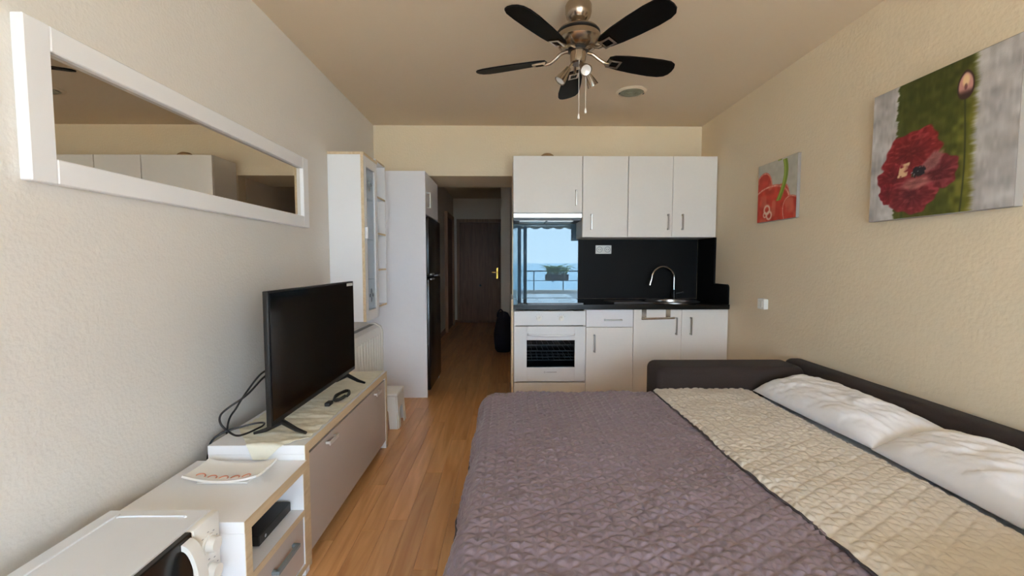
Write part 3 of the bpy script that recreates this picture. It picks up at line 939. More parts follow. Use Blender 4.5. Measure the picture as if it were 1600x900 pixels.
def stool_side(fixed, lo, hi, axis, flare):
    """an apron with an arched cut-out that runs into two legs"""
    out = [(lo - 0.015, 0.0), (lo, tz - 0.022), (hi, tz - 0.022), (hi + 0.015, 0.0), (hi - 0.045, 0.0)]
    arch = [(hi - 0.055, 0.12)] + arc_pts(((lo + hi) / 2, 0.12), (hi - lo) / 2 - 0.055, 10, 170, 8)
    out += [(p[0], 0.12 + (p[1] - 0.12) * 0.6) for p in arch] + [(lo + 0.055, 0.12), (lo + 0.045, 0.0)]
    t = 0.006
    if axis == 'x':
        f = lambda s: (lambda a, b: (a, fixed + flare * (tz - b) * 0.06 + s * t, b))
    else:
        f = lambda s: (lambda a, b: (fixed + flare * (tz - b) * 0.06 + s * t, a, b))
    return MB().prism(out, f(-0.5), f(0.5))


stool_side(ty0 + 0.012, tx0 + 0.014, tx1 - 0.014, 'x', -1).build('side_leg_panel', 'whiteplastic', st)
stool_side(ty1 - 0.012, tx0 + 0.014, tx1 - 0.014, 'x', 1).build('side_leg_panel', 'whiteplastic', st)
stool_side(tx0 + 0.010, ty0 + 0.017, ty1 - 0.017, 'y', -1).build('end_leg_panel', 'whiteplastic', st)
stool_side(tx1 - 0.010, ty0 + 0.017, ty1 - 0.017, 'y', 1).build('end_leg_panel', 'whiteplastic', st)

# --- tall TV console
tc_ = thing('tv_console', (-1.0, 2.28, 0), 'white TV console with birch edges and taupe flap door', 'console')
CX0, CX1, CY0, CY1, CZ = -1.175, -0.795, 1.687, 2.862, 0.510
CB = -0.812
top = box('top_board', 'white', CX0, CX1 - 0.001, CY0, CY1, CZ - 0.036, CZ, tc_, 0.001)
box('edge_band', 'edge', CX1 - 0.0008, CX1 + 0.001, CY0, CY1, CZ - 0.036, CZ, top)
for a, b in ((CY0 + 0.001, CY0 + 0.034), (CY1 - 0.036, CY1 - 0.001)):
    s_ = box('side_panel', 'white', CX0, CX1 - 0.001, a, b, 0.002, CZ - 0.0365, tc_, 0.001)
    box('edge_band', 'edge', CX1 - 0.0008, CX1 + 0.001, a, b, 0.002, CZ - 0.0365, s_)
box('back_panel', 'white', CX0, CX0 + 0.006, CY0 + 0.035, CY1 - 0.037, 0.05, CZ - 0.037, tc_)
box('bottom_board', 'cavity', CX0 + 0.006, CX1 - 0.03, CY0 + 0.035, CY1 - 0.037, 0.06, 0.078, tc_)
fl = box('flap_door', 'taupe', CX1 - 0.020, CX1 - 0.002, CY0 + 0.036, CY1 - 0.038, 0.055, CZ - 0.050, tc_, 0.0012)
for yy in (1.93, 2.63):
    hb_ = MB()
    hb_.box(CX1 - 0.002, CX1 + 0.016, yy - 0.045, yy - 0.039, 0.430, 0.441, 0.001)
    hb_.box(CX1 - 0.002, CX1 + 0.016, yy + 0.039, yy + 0.045, 0.430, 0.441, 0.001)
    hb_.box(CX1 + 0.016, CX1 + 0.022, yy - 0.050, yy + 0.050, 0.424, 0.446, 0.002)
    hb_.build('handle', 'satin', fl)

# --- low console with niche and drawer
lc = thing('low_console', (-1.0, 1.50, 0), 'low white bedside unit with open niche and taupe drawer', 'console')
LX0, LX1, LY0, LY1, LZ = -1.215, -0.786, 1.272, 1.684, 0.452
top = box('top_board', 'white', LX0, LX1 - 0.001, LY0, LY1, LZ - 0.036, LZ, lc, 0.001)
box('edge_band', 'edge', LX1 - 0.0008, LX1 + 0.001, LY0, LY1, LZ - 0.036, LZ, top)
for a, b in ((LY0 + 0.001, LY0 + 0.034), (LY1 - 0.035, LY1 - 0.001)):
    s_ = box('side_panel', 'white', LX0, LX1 - 0.001, a, b, 0.002, LZ - 0.0365, lc, 0.001)
    box('edge_band', 'edge', LX1 - 0.0008, LX1 + 0.001, a, b, 0.03, LZ - 0.0365, s_)
mb_ = box('middle_shelf', 'white', LX0 + 0.007, LX1 - 0.001, LY0 + 0.035, LY1 - 0.036, 0.246, 0.270, lc)
box('edge_band', 'edge', LX1 - 0.0008, LX1 + 0.001, LY0 + 0.035, LY1 - 0.036, 0.246, 0.270, mb_)
bb_ = box('bottom_board', 'white', LX0 + 0.007, LX1 - 0.001, LY0 + 0.035, LY1 - 0.036, 0.030, 0.052, lc)
box('edge_band', 'edge', LX1 - 0.0008, LX1 + 0.001, LY0 + 0.035, LY1 - 0.036, 0.030, 0.052, bb_)
box('back_panel', 'white', LX0, LX0 + 0.006, LY0 + 0.035, LY1 - 0.036, 0.03, LZ - 0.037, lc)
dw = box('drawer', 'taupe', LX1 - 0.022, LX1 - 0.004, LY0 + 0.037, LY1 - 0.038, 0.056, 0.242, lc, 0.0012)
bar_handle((LX1 - 0.004, 1.49, 0.185), False, 0.14, dw, m='greyplastic', out=(1, 0, 0), th=0.014, reach=0.02)

# set-top box
sb = thing('set_top_box', (-0.9, 1.53, 0.2705), 'small black set-top box in the open niche', 'set-top box')
box('case', 'blackplastic', -1.02, -0.83, 1.42, 1.635, 0.275, 0.312, sb, 0.003)
MB().cyl((-0.8298, 1.455, 0.293), (-0.828, 1.455, 0.293), 0.006, 0.006, 12).build('power_button', 'chrome', sb)
for yy in (1.45, 1.62):
    for xx in (-1.0, -0.85):
        MB().cyl((xx, yy, 0.2705), (xx, yy, 0.2749), 0.008, 0.008, 10).build('foot', 'blackplastic', sb)

# serving plate
sv = thing('serving_plate', (-1.0, 1.55, LZ), 'white curved rectangular plate with salmon arch motifs', 'plate')
nu, nv = 40, 20
U, V = np.meshgrid(np.linspace(-1, 1, nu), np.linspace(-1, 1, nv), indexing='ij')
PX = -1.000 + U * 0.128
PY = 1.555 + V * 0.068
PZ = LZ + 0.012 + 0.020 * U ** 2 + 0.006 * np.abs(V) ** 4
solid_grid('dish', np.stack([PX, PY, PZ], -1), 0.007, 'porcelain', sv)
box('foot', 'porcelain', -1.090, -0.910, 1.500, 1.610, LZ + 0.0005, LZ + 0.006, sv, 0.002)
for i in range(5):
    cx = -1.085 + i * 0.040
    cz = lambda xx: LZ + 0.0128 + 0.020 * ((xx + 1.000) / 0.128) ** 2
    arch = [(cx + 0.014 * math.cos(R(a)), 1.515 + 0.018 * math.sin(R(a)), cz(cx + 0.014 * math.cos(R(a)))) for a in range(0, 181, 20)]
    MB().tube(arch, 0.0022, 6).build('arch_motif', 'redmotif', sv)

# microwave and the bench under it
bn = thing('microwave_bench', (-1.0, 1.03, 0), 'low white bench carrying the microwave', 'bench')
box('top_board', 'white', -1.215, -0.80, 0.73, 1.262, 0.196, 0.222, bn, 0.002)
for a in (0.74, 1.225):
    box('side_panel', 'white', -1.21, -0.81, a, a + 0.025, 0.0, 0.1955, bn, 0.002)
mw = thing('microwave', (-1.0, 1.03, 0.2225), 'white microwave with two round knobs and arched door handle', 'microwave')
WX0_, WX1_, WY0_, WY1_, WZ0_, WZ1_ = -1.165, -0.848, 0.800, 1.255, 0.236, 0.503
box('case', 'mw_top', WX0_, WX1_ - 0.022, WY0_, WY1_, WZ0_, WZ1_, mw, 0.003)
ridge = smooth_path([(WX0_ + 0.045, WY0_ + 0.05, 0), (WX0_ + 0.045, WY1_ - 0.055, 0), (WX0_ + 0.055, WY1_ - 0.040, 0), (WX0_ + 0.075, WY1_ - 0.035, 0), (WX1_ - 0.085, WY1_ - 0.035, 0), (WX1_ - 0.072, WY1_ - 0.042, 0)], 6)
MB().tube([(p.x, p.y, WZ1_ + 0.0005) for p in ridge], 0.0035, 8).build('embossed_ridge', 'mw_top', mw)
cpn = box('control_panel', 'whiteplastic', WX1_ - 0.0215, WX1_, WY1_ - 0.105, WY1_, WZ0_, WZ1_, mw, 0.004, 2)
for zz in (0.430, 0.350):
    kn = MB().cyl((WX1_, WY1_ - 0.050, zz), (WX1_ + 0.006, WY1_ - 0.050, zz), 0.027, 0.027, 28).cyl((WX1_ + 0.006, WY1_ - 0.050, zz), (WX1_ + 0.026, WY1_ - 0.050, zz), 0.023, 0.020, 28).build('knob', 'whiteplastic', mw)
    for a in range(7):
        an = R(-30 + a * 40)
        y_, z_ = WY1_ - 0.050 + 0.035 * math.cos(an), zz + 0.035 * math.sin(an)
        box('dial_mark', 'greyprint', WX1_ + 0.0001, WX1_ + 0.0008, y_ - 0.003, y_ + 0.003, z_ - 0.001, z_ + 0.001, cpn)
md = box('door', 'blackgloss', WX1_ - 0.0215, WX1_ - 0.002, WY0_, WY1_ - 0.107, WZ0_, WZ1_, mw, 0.003)
hpts = smooth_path([(WX1_ - 0.001, WY1_ - 0.128, 0.475), (WX1_ + 0.018, WY1_ - 0.128, 0.468), (WX1_ + 0.032, WY1_ - 0.128, 0.42), (WX1_ + 0.036, WY1_ - 0.128, 0.363), (WX1_ + 0.032, WY1_ - 0.128, 0.306), (WX1_ + 0.018, WY1_ - 0.128, 0.258), (WX1_ - 0.001, WY1_ - 0.128, 0.251)], 6)
_o = [(WX1_ - 0.001 + 0.046 * math.sin(R(a)), 0.368 - 0.124 * math.cos(R(a))) for a in range(0, 181, 10)]
_i = [(WX1_ - 0.001 + 0.034 * math.sin(R(a)), 0.368 - 0.108 * math.cos(R(a))) for a in range(180, -1, -10)]
hm = MB().prism(_o + _i, lambda a, b: (a, WY1_ - 0.150, b), lambda a, b: (a, WY1_ - 0.116, b))
hm.build('handle', 'whiteplastic', md)
for xx in (-1.13, -0.90):
    for yy in (0.84, 1.215):
        MB().cyl((xx, yy, 0.2225), (xx, yy, 0.2359), 0.014, 0.014, 12).build('foot', 'blackplastic', mw)

# --- cloth runner on the TV console
nu, nv = 90, 240
s = np.linspace(-1.140, -0.803, nu)
t = np.linspace(0.0, 1.20, nv)
Sx, T = np.meshgrid(s, t, indexing='ij')
# the cloth's near end is pulled to a slanting point that flops over the console edge
near = 1.640 + 0.20 * np.clip((-0.985 - Sx) / 0.16, 0, 1) ** 1.0 + 0.10 * np.clip((Sx + 0.93) / 0.12, 0, 1)
Yc = near + (2.835 - near) * T / 1.20
wr = 0.0085 * (0.5 + vnoise(Sx * 16 + 3 * vnoise(Sx * 6, Yc * 6, 3), Yc * 42, 1)) + 0.0025 * (0.5 + vnoise(Sx * 50, Yc * 90, 2))
Zc = CZ + 0.003 + wr
over = np.clip(CY0 - 0.004 - Yc, 0, None)
Zc = np.where(over > 0, CZ + 0.003 + wr - over * 1.25, Zc)
Yc = np.where(over > 0, CY0 - 0.010 - over * 0.35, Yc)
runner = solid_grid('cloth_runner', np.stack([Sx, Yc, Zc], -1), 0.0015, 'runner')
tag(runner, 'crinkled pale green cream cloth runner under the television', 'cloth')

# --- television
tv = thing('television', (-0.935, 2.16, CZ + 0.012), 'black flat screen television on two splayed feet', 'television')
TY0, TY1, TZ0, TZ1, TX = 1.690, 2.632, 0.582, 1.118, -0.920
box('bezel', 'blackplastic', TX - 0.024, TX - 0.002, TY0, TY1, TZ0, TZ1, tv, 0.003, 2)
box('screen', 'screen', TX - 0.0018, TX, TY0 + 0.008, TY1 - 0.008, TZ0 + 0.022, TZ1 - 0.008, tv)
MB().prism([(TX - 0.0245, TZ0 + 0.03), (TX - 0.075, TZ0 + 0.06), (TX - 0.075, TZ0 + 0.25), (TX - 0.0245, TZ0 + 0.36)], lambda a, b: (a, TY0 + 0.10, b), lambda a, b: (a, TY1 - 0.10, b)).build('rear_housing', 'blackplastic', tv)
box('sticker', 'label', TX + 0.0001, TX + 0.0009, TY1 - 0.115, TY1 - 0.02, TZ1 - 0.026, TZ1 - 0.010, tv)
for yy in (1.790, 2.535):
    f = MB()
    zb = CZ + 0.017
    f.tube([(TX - 0.013, yy, TZ0 + 0.01), (TX - 0.013, yy - 0.004, TZ0 - 0.012), (TX + 0.055, yy - 0.02, zb + 0.014), (TX + 0.098, yy - 0.03, zb + 0.004)], [0.012, 0.012, 0.009, 0.006], 8)
    f.tube([(TX - 0.013, yy - 0.004, TZ0 - 0.012), (TX - 0.07, yy - 0.02, zb + 0.014), (TX - 0.115, yy - 0.03, zb + 0.004)], [0.012, 0.009, 0.006], 8)
    f.build('foot', 'blackplastic', tv)

# cables behind the television
c1 = [(-1.005, 1.90, 0.78), (-1.07, 1.89, 0.745), (-1.13, 1.885, 0.67), (-1.175, 1.88, 0.60), (-1.212, 1.87, 0.52), (-1.222, 1.86, 0.30)]
tag(MB().tube(smooth_path(c1, 8), 0.0042, 8).build('power_cable', 'blackplastic'), 'black cable dropping straight behind the television', 'cable')
c2 = [(-1.012, 1.95, 0.765), (-1.05, 1.88, 0.735), (-1.08, 1.80, 0.680), (-1.13, 1.755, 0.640), (-1.155, 1.74, 0.612), (-1.155, 1.742, 0.575), (-1.12, 1.745, 0.538), (-1.085, 1.735, 0.531),
      (-1.062, 1.76, 0.531), (-1.048, 1.80, 0.533), (-1.040, 1.835, 0.534), (-1.055, 1.868, 0.534), (-1.09, 1.865, 0.533), (-1.13, 1.84, 0.528), (-1.18, 1.80, 0.521), (-1.215, 1.765, 0.49), (-1.224, 1.75, 0.40)]
tag(MB().tube(smooth_path(c2, 8), 0.0042, 8).build('aerial_cable', 'blackplastic'), 'black cable looping out beside the television onto the console', 'cable')
c3 = []
for i in range(70):
    a = i / 70 * 2 * math.pi * 3.0
    c3.append((-0.862 + (0.027 + 0.003 * math.sin(i)) * math.cos(a), 2.255 + 0.085 * math.sin(a), CZ + 0.018 + 0.0045 * (i / 23) + 0.001 * math.sin(i * 1.3)))
cc = thing('coiled_lead', (-0.868, 2.235, CZ + 0.01), 'coiled black lead lying on the cloth before the screen', 'cable')
MB().tube(c3, 0.0042, 8).build('coil', 'blackplastic', cc)
box('plug', 'blackplastic', -0.892, -0.866, 2.105, 2.155, CZ + 0.014, CZ + 0.032, cc, 0.004, 2)

# ================================================================ CEILING FAN AND VENT
FX, FY = 0.362, 2.25
fan = thing('ceiling_fan', (FX, FY, ZC), 'nickel ceiling fan with five black blades and three spotlights', 'fan')
MB().lathe([(0.0, ZC - 0.0005), (0.060, ZC - 0.0005), (0.066, ZC - 0.012), (0.066, ZC - 0.045), (0.060, ZC - 0.065), (0.040, ZC - 0.088), (0.020, ZC - 0.098), (0.0, ZC - 0.098)], (FX, FY, 0), 40).build('canopy', 'nickel', fan)
MB().cyl((FX, FY, ZC - 0.097), (FX, FY, 2.395), 0.011, 0.011, 20).build('down_rod', 'nickel', fan)
MB().lathe([(0.0, 2.415), (0.030, 2.413), (0.075, 2.402), (0.100, 2.388), (0.104, 2.380)], (FX, FY, 0), 48).build('motor_cap', 'nickel', fan)
MB().lathe([(0.104, 2.380), (0.109, 2.376), (0.109, 2.370), (0.105, 2.366)], (FX, FY, 0), 48).build('motor_ring', 'blackplastic', fan)
MB().lathe([(0.105, 2.366), (0.112, 2.355), (0.112, 2.335), (0.100, 2.318), (0.080, 2.306), (0.055, 2.300), (0.0, 2.300)], (FX, FY, 0), 48).build('motor_housing', 'nickel', fan)
MB().lathe([(0.0, 2.2995), (0.050, 2.2995), (0.050, 2.288), (0.0, 2.288)], (FX, FY, 0), 32).build('flywheel', 'blackplastic', fan)
MB().lathe([(0.0, 2.2875), (0.040, 2.2875), (0.041, 2.262), (0.037, 2.232), (0.030, 2.226), (0.0, 2.226)], (FX, FY, 0), 32).build('switch_housing', 'nickel', fan)
for i in range(5):
    an = R(16 + 72 * i)
    pitch = R(-13)
    ca, sa = math.cos(an), math.sin(an)

    def bl(r, w, z):
        # blade-local (radius, width, height) to world, with blade pitch
        w2, z2 = w * math.cos(pitch) - z * math.sin(pitch), w * math.sin(pitch) + z * math.cos(pitch)
        return (FX + r * ca - w2 * sa, FY + r * sa + w2 * ca, 2.258 + z2)
    outl = [(0.165, -0.032), (0.19, -0.046), (0.26, -0.058), (0.36, -0.066), (0.45, -0.069), (0.505, -0.066), (0.535, -0.052), (0.548, -0.028), (0.552, 0.0),
            (0.548, 0.026), (0.532, 0.046), (0.50, 0.058), (0.44, 0.062), (0.34, 0.058), (0.25, 0.050), (0.19, 0.040), (0.165, 0.030)]
    MB().prism(outl, lambda a, b: bl(a, b, 0.0), lambda a, b: bl(a, b, 0.007)).build('blade', 'blackblade', fan)
    br = MB()
    arm = smooth_path([(0.048, 0.0, 0.036), (0.085, 0.0, 0.030), (0.115, 0.0, 0.010), (0.145, 0.0, -0.006), (0.170, 0.0, -0.008)], 5)
    br.tube([bl(p.x, p.y, p.z) for p in arm], 0.0085, 10)
    # open rectangular shoe under the blade root
    for (r0, r1, w0, w1) in ((0.165, 0.235, -0.028, -0.017), (0.165, 0.235, 0.017, 0.028), (0.165, 0.180, -0.017, 0.017), (0.222, 0.235, -0.017, 0.017)):
        br.prism([(r0, w0), (r1, w0), (r1, w1), (r0, w1)], lambda a, b: bl(a, b, -0.010), lambda a, b: bl(a, b, -0.001))
    br.build('blade_arm', 'nickel', fan)
for (an, tilt) in ((190, 35), (-78, 50), (25, 35)):
    a = R(an)
    d_ = Vector((math.cos(a) * math.sin(R(tilt)), math.sin(a) * math.sin(R(tilt)), -math.cos(R(tilt))))
    base = Vector((FX + 0.030 * math.cos(a), FY + 0.030 * math.sin(a), 2.225))
    j = base + Vector((0.018 * math.cos(a), 0.018 * math.sin(a), -0.022))
    q = Vector((0, 0, 1)).rotation_difference(d_).to_matrix()
    sp_ = MB()
    sp_.tube([base + Vector((0, 0, 0.004)), j], 0.006, 10)
    sp_.lathe([(0.0, -0.004), (0.013, 0.0), (0.016, 0.022), (0.024, 0.055), (0.029, 0.082), (0.027, 0.082), (0.022, 0.055), (0.0, 0.05)], j, 28, q)
    sp_ = sp_.build('spotlight', 'nickel', fan)
    MB().lathe([(0.0, 0.0705), (0.010, 0.071), (0.0245, 0.0775), (0.0245, 0.0765), (0.0, 0.0655)], j, 24, q).build('bulb', 'reflector', sp_)
for (dx, dy, z1) in ((0.0, -0.034, 1.945), (0.040, 0.0, 1.985)):
    ch = MB().tube([(FX + dx, FY + dy, 2.232), (FX + dx, FY + dy, z1 + 0.02)], 0.0011, 6).build('pull_chain', 'whiteplastic', fan)
    MB().lathe([(0.0, 0.026), (0.003, 0.024), (0.006, 0.006), (0.004, 0.0), (0.0, 0.0)], (FX + dx, FY + dy, z1), 12).build('chain_knob', 'whiteplastic', ch)

ve = thing('ceiling_vent', (0.947, 3.36, ZC), 'round ceiling air vent with grey green grille', 'vent')
VC = (0.947, 3.36)
MB().lathe([(0.090, ZC - 0.012), (0.094, ZC - 0.014), (0.112, ZC - 0.006), (0.114, ZC - 0.0005), (0.088, ZC - 0.0005)], (*VC, 0), 48).build('trim_ring', 'ceiling', ve)
MB().lathe([(0.0, ZC - 0.007), (0.089, ZC - 0.007), (0.089, ZC - 0.001), (0.0, ZC - 0.001)], (*VC, 0), 40).build('back_plate', 'grille', ve)
for r in (0.018, 0.036, 0.054, 0.072):
    MB().lathe([(r, ZC - 0.012), (r + 0.009, ZC - 0.010), (r + 0.009, ZC - 0.0072), (r, ZC - 0.0072), (r, ZC - 0.012)], (*VC, 0), 40).build('grille_ring', 'grille', ve)
for sx in (-1, 1):
    box('clip', 'blackplastic', VC[0] + sx * 0.091 - 0.004, VC[0] + sx * 0.091 + 0.004, VC[1] - 0.012, VC[1] + 0.012, ZC - 0.018, ZC - 0.0145, ve)

# ================================================================ PAINTINGS ON THE RIGHT WALL


def painted(name, parent, y_far, y_near, z0, z1, x, nu, nv, func):
    """front face of a canvas; colours come from a procedural function of (u, v)"""
    u, v = np.meshgrid(np.linspace(0, 1, nu), np.linspace(0, 1, nv), indexing='ij')
    P = np.stack([np.full_like(u, x), y_far + (y_near - y_far) * u, z0 + (z1 - z0) * v], -1)
    C = np.clip(func(u, v), 0, 255) / 255.0
    C = np.where(C <= 0.04045, C / 12.92, ((C + 0.055) / 1.055) ** 2.4)
    idx = np.arange(nu * nv).reshape(nu, nv)
    f = np.stack([idx[:-1, :-1], idx[:-1, 1:], idx[1:, 1:], idx[1:, :-1]], -1).reshape(-1, 4)
    me = bpy.data.meshes.new(name)
    me.from_pydata(P.reshape(-1, 3).tolist(), [], f.tolist())
    ca_ = me.color_attributes.new('paint', 'FLOAT_COLOR', 'POINT')
    ca_.data.foreach_set('color', np.concatenate([C, np.ones((nu, nv, 1))], -1).reshape(-1).astype(np.float32))
    return link(name, me, attr_mat(name + '_paint', 'paint'), parent)


def mixc(base, colr, a):
    a = np.clip(a, 0, 1)[..., None]
    return base * (1 - a) + np.array(colr, float) * a


def sstep(e0, e1, x_):
    t_ = np.clip((x_ - e0) / (e1 - e0), 0, 1)
    return t_ * t_ * (3 - 2 * t_)


def poppy(u, v):
    n1 = vnoise(u * 9, v * 14, 11)
    n2 = vnoise(u * 60, v * 18, 12)
    n3 = vnoise(u * 25, v * 25, 13)
    C = np.zeros(u.shape + (3,)) + np.array([186., 182., 180.])
    C += (n1 * 44 + n2 * 22 + n3 * 22)[..., None]
    C = mixc(C, (150, 146, 140), sstep(0.12, 0.4, vnoise(u * 7 + 3, v * 5, 15)) * 0.5)
    # green band with ragged edges
    rag = 0.03 * vnoise(u * 3, v * 60, 14) + 0.015 * vnoise(u * 3, v * 140, 16)
    g = sstep(0.205, 0.225, u + rag) * (1 - sstep(0.735, 0.785, u + rag))
    green = np.zeros_like(C) + np.array([78., 84., 26.])
    green = mixc(green, (122, 118, 40), sstep(0.58, 0.78, u + n3 * 0.1))
    green = mixc(green, (60, 66, 22), sstep(0.5, 1.0, v) * 0.6)
    green += (n3 * 20 + n2 * 12)[..., None]
    C = C * (1 - g[..., None]) + green * g[..., None]
    # bud on its stem
    st_ = np.exp(-((u - 0.700 - 0.012 * np.sin(v * 5)) / 0.0055) ** 2) * (v < 0.76)
    C = mixc(C, (52, 58, 28), st_ * 0.9)
    st2 = np.exp(-((u - 0.285 - 0.03 * v) / 0.010) ** 2) * (v < 0.14)
    C = mixc(C, (58, 74, 24), st2)
    bx, by = (u - 0.695) / 0.052, (v - 0.825) / 0.092
    rb = bx ** 2 + by ** 2 + 0.25 * by * np.abs(bx)
    C = mixc(C, (66, 40, 40), 1 - sstep(0.9, 1.15, rb))
    C = mixc(C, (206, 150, 140), (1 - sstep(0.55, 0.85, rb)) * sstep(-0.75, -0.2, by))
    C = mixc(C, (240, 208, 160), (1 - sstep(0.05, 0.30, bx ** 2 + (by - 0.3) ** 2)))
    C = mixc(C, (96, 46, 52), (1 - sstep(0.02, 0.08, bx ** 2 * 1.5 + (by + 0.15) ** 2)) * 0.7)
    # the open flower: overlapping petals
    def petal(cx, cy, rx, ry, rot, colr, seed, lo=0.9):
        c_, s_2 = math.cos(rot), math.sin(rot)
        x_, y_ = (u - cx), (v - cy)
        xr, yr = (x_ * c_ + y_ * s_2) / rx, (-x_ * s_2 + y_ * c_) / ry
        ang = np.arctan2(yr, xr)
        rr = np.sqrt(xr ** 2 + yr ** 2) * (1 + 0.07 * np.sin(ang * 5 + seed) + 0.04 * np.sin(ang * 11 + 2 * seed))
        a = 1 - sstep(lo, 1.0, rr)
        tex = vnoise(ang * 9 + seed, rr * 3, 20 + seed) * 34 + vnoise(u * 50, v * 50, 30 + seed) * 16
        cc_ = np.array(colr, float) + tex[..., None] * np.array([1.0, 0.55, 0.6])
        cc_ = cc_ + (26 * sstep(0.1, 0.4, vnoise(u * 22 + seed, v * 60, 46)))[..., None] * np.array([1.2, 0.8, 0.8])
        cc_ = cc_ * (0.72 + 0.34 * np.clip(rr, 0, 1))[..., None]
        return a, cc_, rr
    for args in ((0.335, 0.475, 0.235, 0.165, 0.25, (138, 34, 38), 1), (0.21, 0.30, 0.150, 0.125, -0.2, (134, 32, 40), 2),
                 (0.535, 0.295, 0.150, 0.135, 0.1, (122, 40, 48), 3), (0.17, 0.20, 0.085, 0.085, 0.5, (134, 34, 44), 4), (0.36, 0.165, 0.190, 0.145, 0.0, (126, 38, 46), 5)):
        a, cc_, rr = petal(*args)
        C = C * (1 - a[..., None]) + cc_ * a[..., None]
    # pale brushed petals near the heart
    a, cc_, rr = petal(0.50, 0.375, 0.115, 0.06, 0.75, (186, 130, 124), 6, 0.55)
    C = C * (1 - 0.75 * a[..., None]) + cc_ * 0.75 * a[..., None]
    a, cc_, rr = petal(0.385, 0.245, 0.145, 0.055, 0.05, (196, 134, 124), 7, 0.5)
    C = C * (1 - 0.7 * a[..., None]) + cc_ * 0.7 * a[..., None]
    a = (1 - sstep(0.6, 1.0, np.abs((u - 0.285 - 0.2 * (v - 0.35)) / 0.05))) * (1 - sstep(0.6, 1.0, np.abs((v - 0.36) / 0.065)))
    a = a * (1 + 0.9 * vnoise(u * 45, v * 22, 43)) * sstep(-0.55, -0.1, vnoise(u * 30 + 5, v * 60, 44))
    C = mixc(C, (242, 212, 164), sstep(0.25, 0.9, a) * 0.9)
    rc = ((u - 0.405) / 0.058) ** 2 + ((v - 0.325) / 0.042) ** 2
    C = mixc(C, (34, 30, 38), (1 - sstep(0.5, 1.1, rc + vnoise(u * 90, v * 90, 41) * 0.9)))
    C = mixc(C, (150, 150, 150), (rc < 1.0) * (vnoise(u * 70, v * 70, 42) > 0.33) * 0.8)
    return C


def pepper(u, v):
    n = vnoise(u * 14, v * 14, 51)
    C = np.zeros(u.shape + (3,)) + np.array([190., 186., 172.]) + (n * 14)[..., None]

    def blob(cx, cy, rx, ry, colr, seed):
        x_, y_ = (u - cx) / rx, (v - cy) / ry
        ang = np.arctan2(y_, x_)
        rr = np.sqrt(x_ ** 2 + y_ ** 2) * (1 + 0.06 * np.sin(3 * ang + seed))
        c_ = np.array(colr, float) + (vnoise(u * 12, v * 12, 60 + seed) * 40)[..., None] * np.array([1, 0.5, 0.4])
        return 1 - sstep(0.96, 1.0, rr), c_, rr
    for args in ((0.15, 0.55, 0.28, 0.30, (196, 62, 44), 1), (0.62, 0.38, 0.22, 0.22, (176, 50, 40), 2), (0.35, 0.22, 0.52, 0.42, (200, 60, 42), 3), (0.90, 0.12, 0.24, 0.26, (190, 56, 42), 4)):
        a, c_, rr = blob(*args)
        C = C * (1 - a[..., None]) + c_ * a[..., None]
        rim = np.exp(-((rr - 0.93) / 0.035) ** 2) * a
        C = mixc(C, (236, 182, 164), rim * (0.85 + 0.8 * vnoise(u * 40, v * 40, 70)))
        C = mixc(C, (222, 128, 98), a * sstep(0.05, 0.35, vnoise(u * 9 + 2, v * 7, 71)) * 0.55)
    # pale pith with holes
    for (cx, cy, r) in ((0.27, 0.20, 0.085), (0.33, 0.10, 0.075), (0.22, 0.12, 0.05)):
        rr = np.sqrt((u - cx) ** 2 + (v - cy) ** 2) / r
        C = mixc(C, (236, 204, 184), np.exp(-((rr - 0.85) / 0.25) ** 2))
    # green stem
    cx = 0.62 + 0.16 * np.sin((v - 0.35) * 3.6) * (v < 0.98) - 0.04
    wd = 0.055 + 0.04 * np.clip(0.55 - v, 0, 1)
    a = (1 - sstep(0.85, 1.0, np.abs((u - cx) / wd))) * (v > 0.32)
    C = mixc(C, (122, 146, 44), a)
    C = mixc(C, (172, 188, 84), a * np.exp(-((u - cx + 0.02) / 0.018) ** 2) * 0.8)
    return C


def canvas(name, label, y_far, y_near, z0, z1, th, nu, nv, func):
    t_ = thing(name, (XR - th / 2, (y_far + y_near) / 2, z0), label, 'painting')
    box('canvas_block', 'canvas_side', XR - th, XR - 0.001, y_near, y_far, z0, z1, t_, 0.0015)
    painted('painted_face', t_, y_far - 0.002, y_near + 0.002, z0 + 0.002, z1 - 0.002, XR - th - 0.0006, nu, nv, func)


canvas('poppy_painting', 'square canvas painting of a dark red poppy on green and grey', 2.190, 1.558, 1.432, 2.046, 0.034, 220, 220, poppy)
canvas('pepper_painting', 'small canvas painting of red peppers with a green stem', 3.195, 2.765, 1.516, 1.924, 0.022, 130, 130, pepper)

# ================================================================ SOFA BED
sf = thing('sofa_bed', (0.9, 1.6, 0), 'dark brown woven sofa bed pulled out against the cream wall', 'sofa bed')


def cushion_block(x0, x1, y0, y1, z0, z1, bev, seg=5):
    b = MB().box(x0, x1, y0, y1, z0, z1, bev, seg)
    return b


cushion_block(0.872, 1.735, 2.452, 2.690, 0.05, 0.628, 0.045).build('armrest', 'sofa', sf, 60)
cushion_block(0.872, 1.735, 0.540, 0.775, 0.05, 0.628, 0.045).build('armrest', 'sofa', sf, 60)
cushion_block(1.738, 1.858, 0.540, 2.690, 0.05, 0.634, 0.040).build('backrest', 'sofa', sf, 60)
box('pull_out_base', 'sofa', -0.055, 0.868, 0.84, 2.40, 0.06, 0.275, sf, 0.01)
box('seat_base', 'sofa', 0.872, 1.734, 0.782, 2.446, 0.05, 0.275, sf, 0.01)
for xx in (0.0, 0.75, 1.70):
    for yy in (1.02, 2.32):
        MB().cyl((xx, yy, 0.0), (xx, yy, 0.062), 0.02, 0.025, 14).build('leg', 'blackplastic', sf)

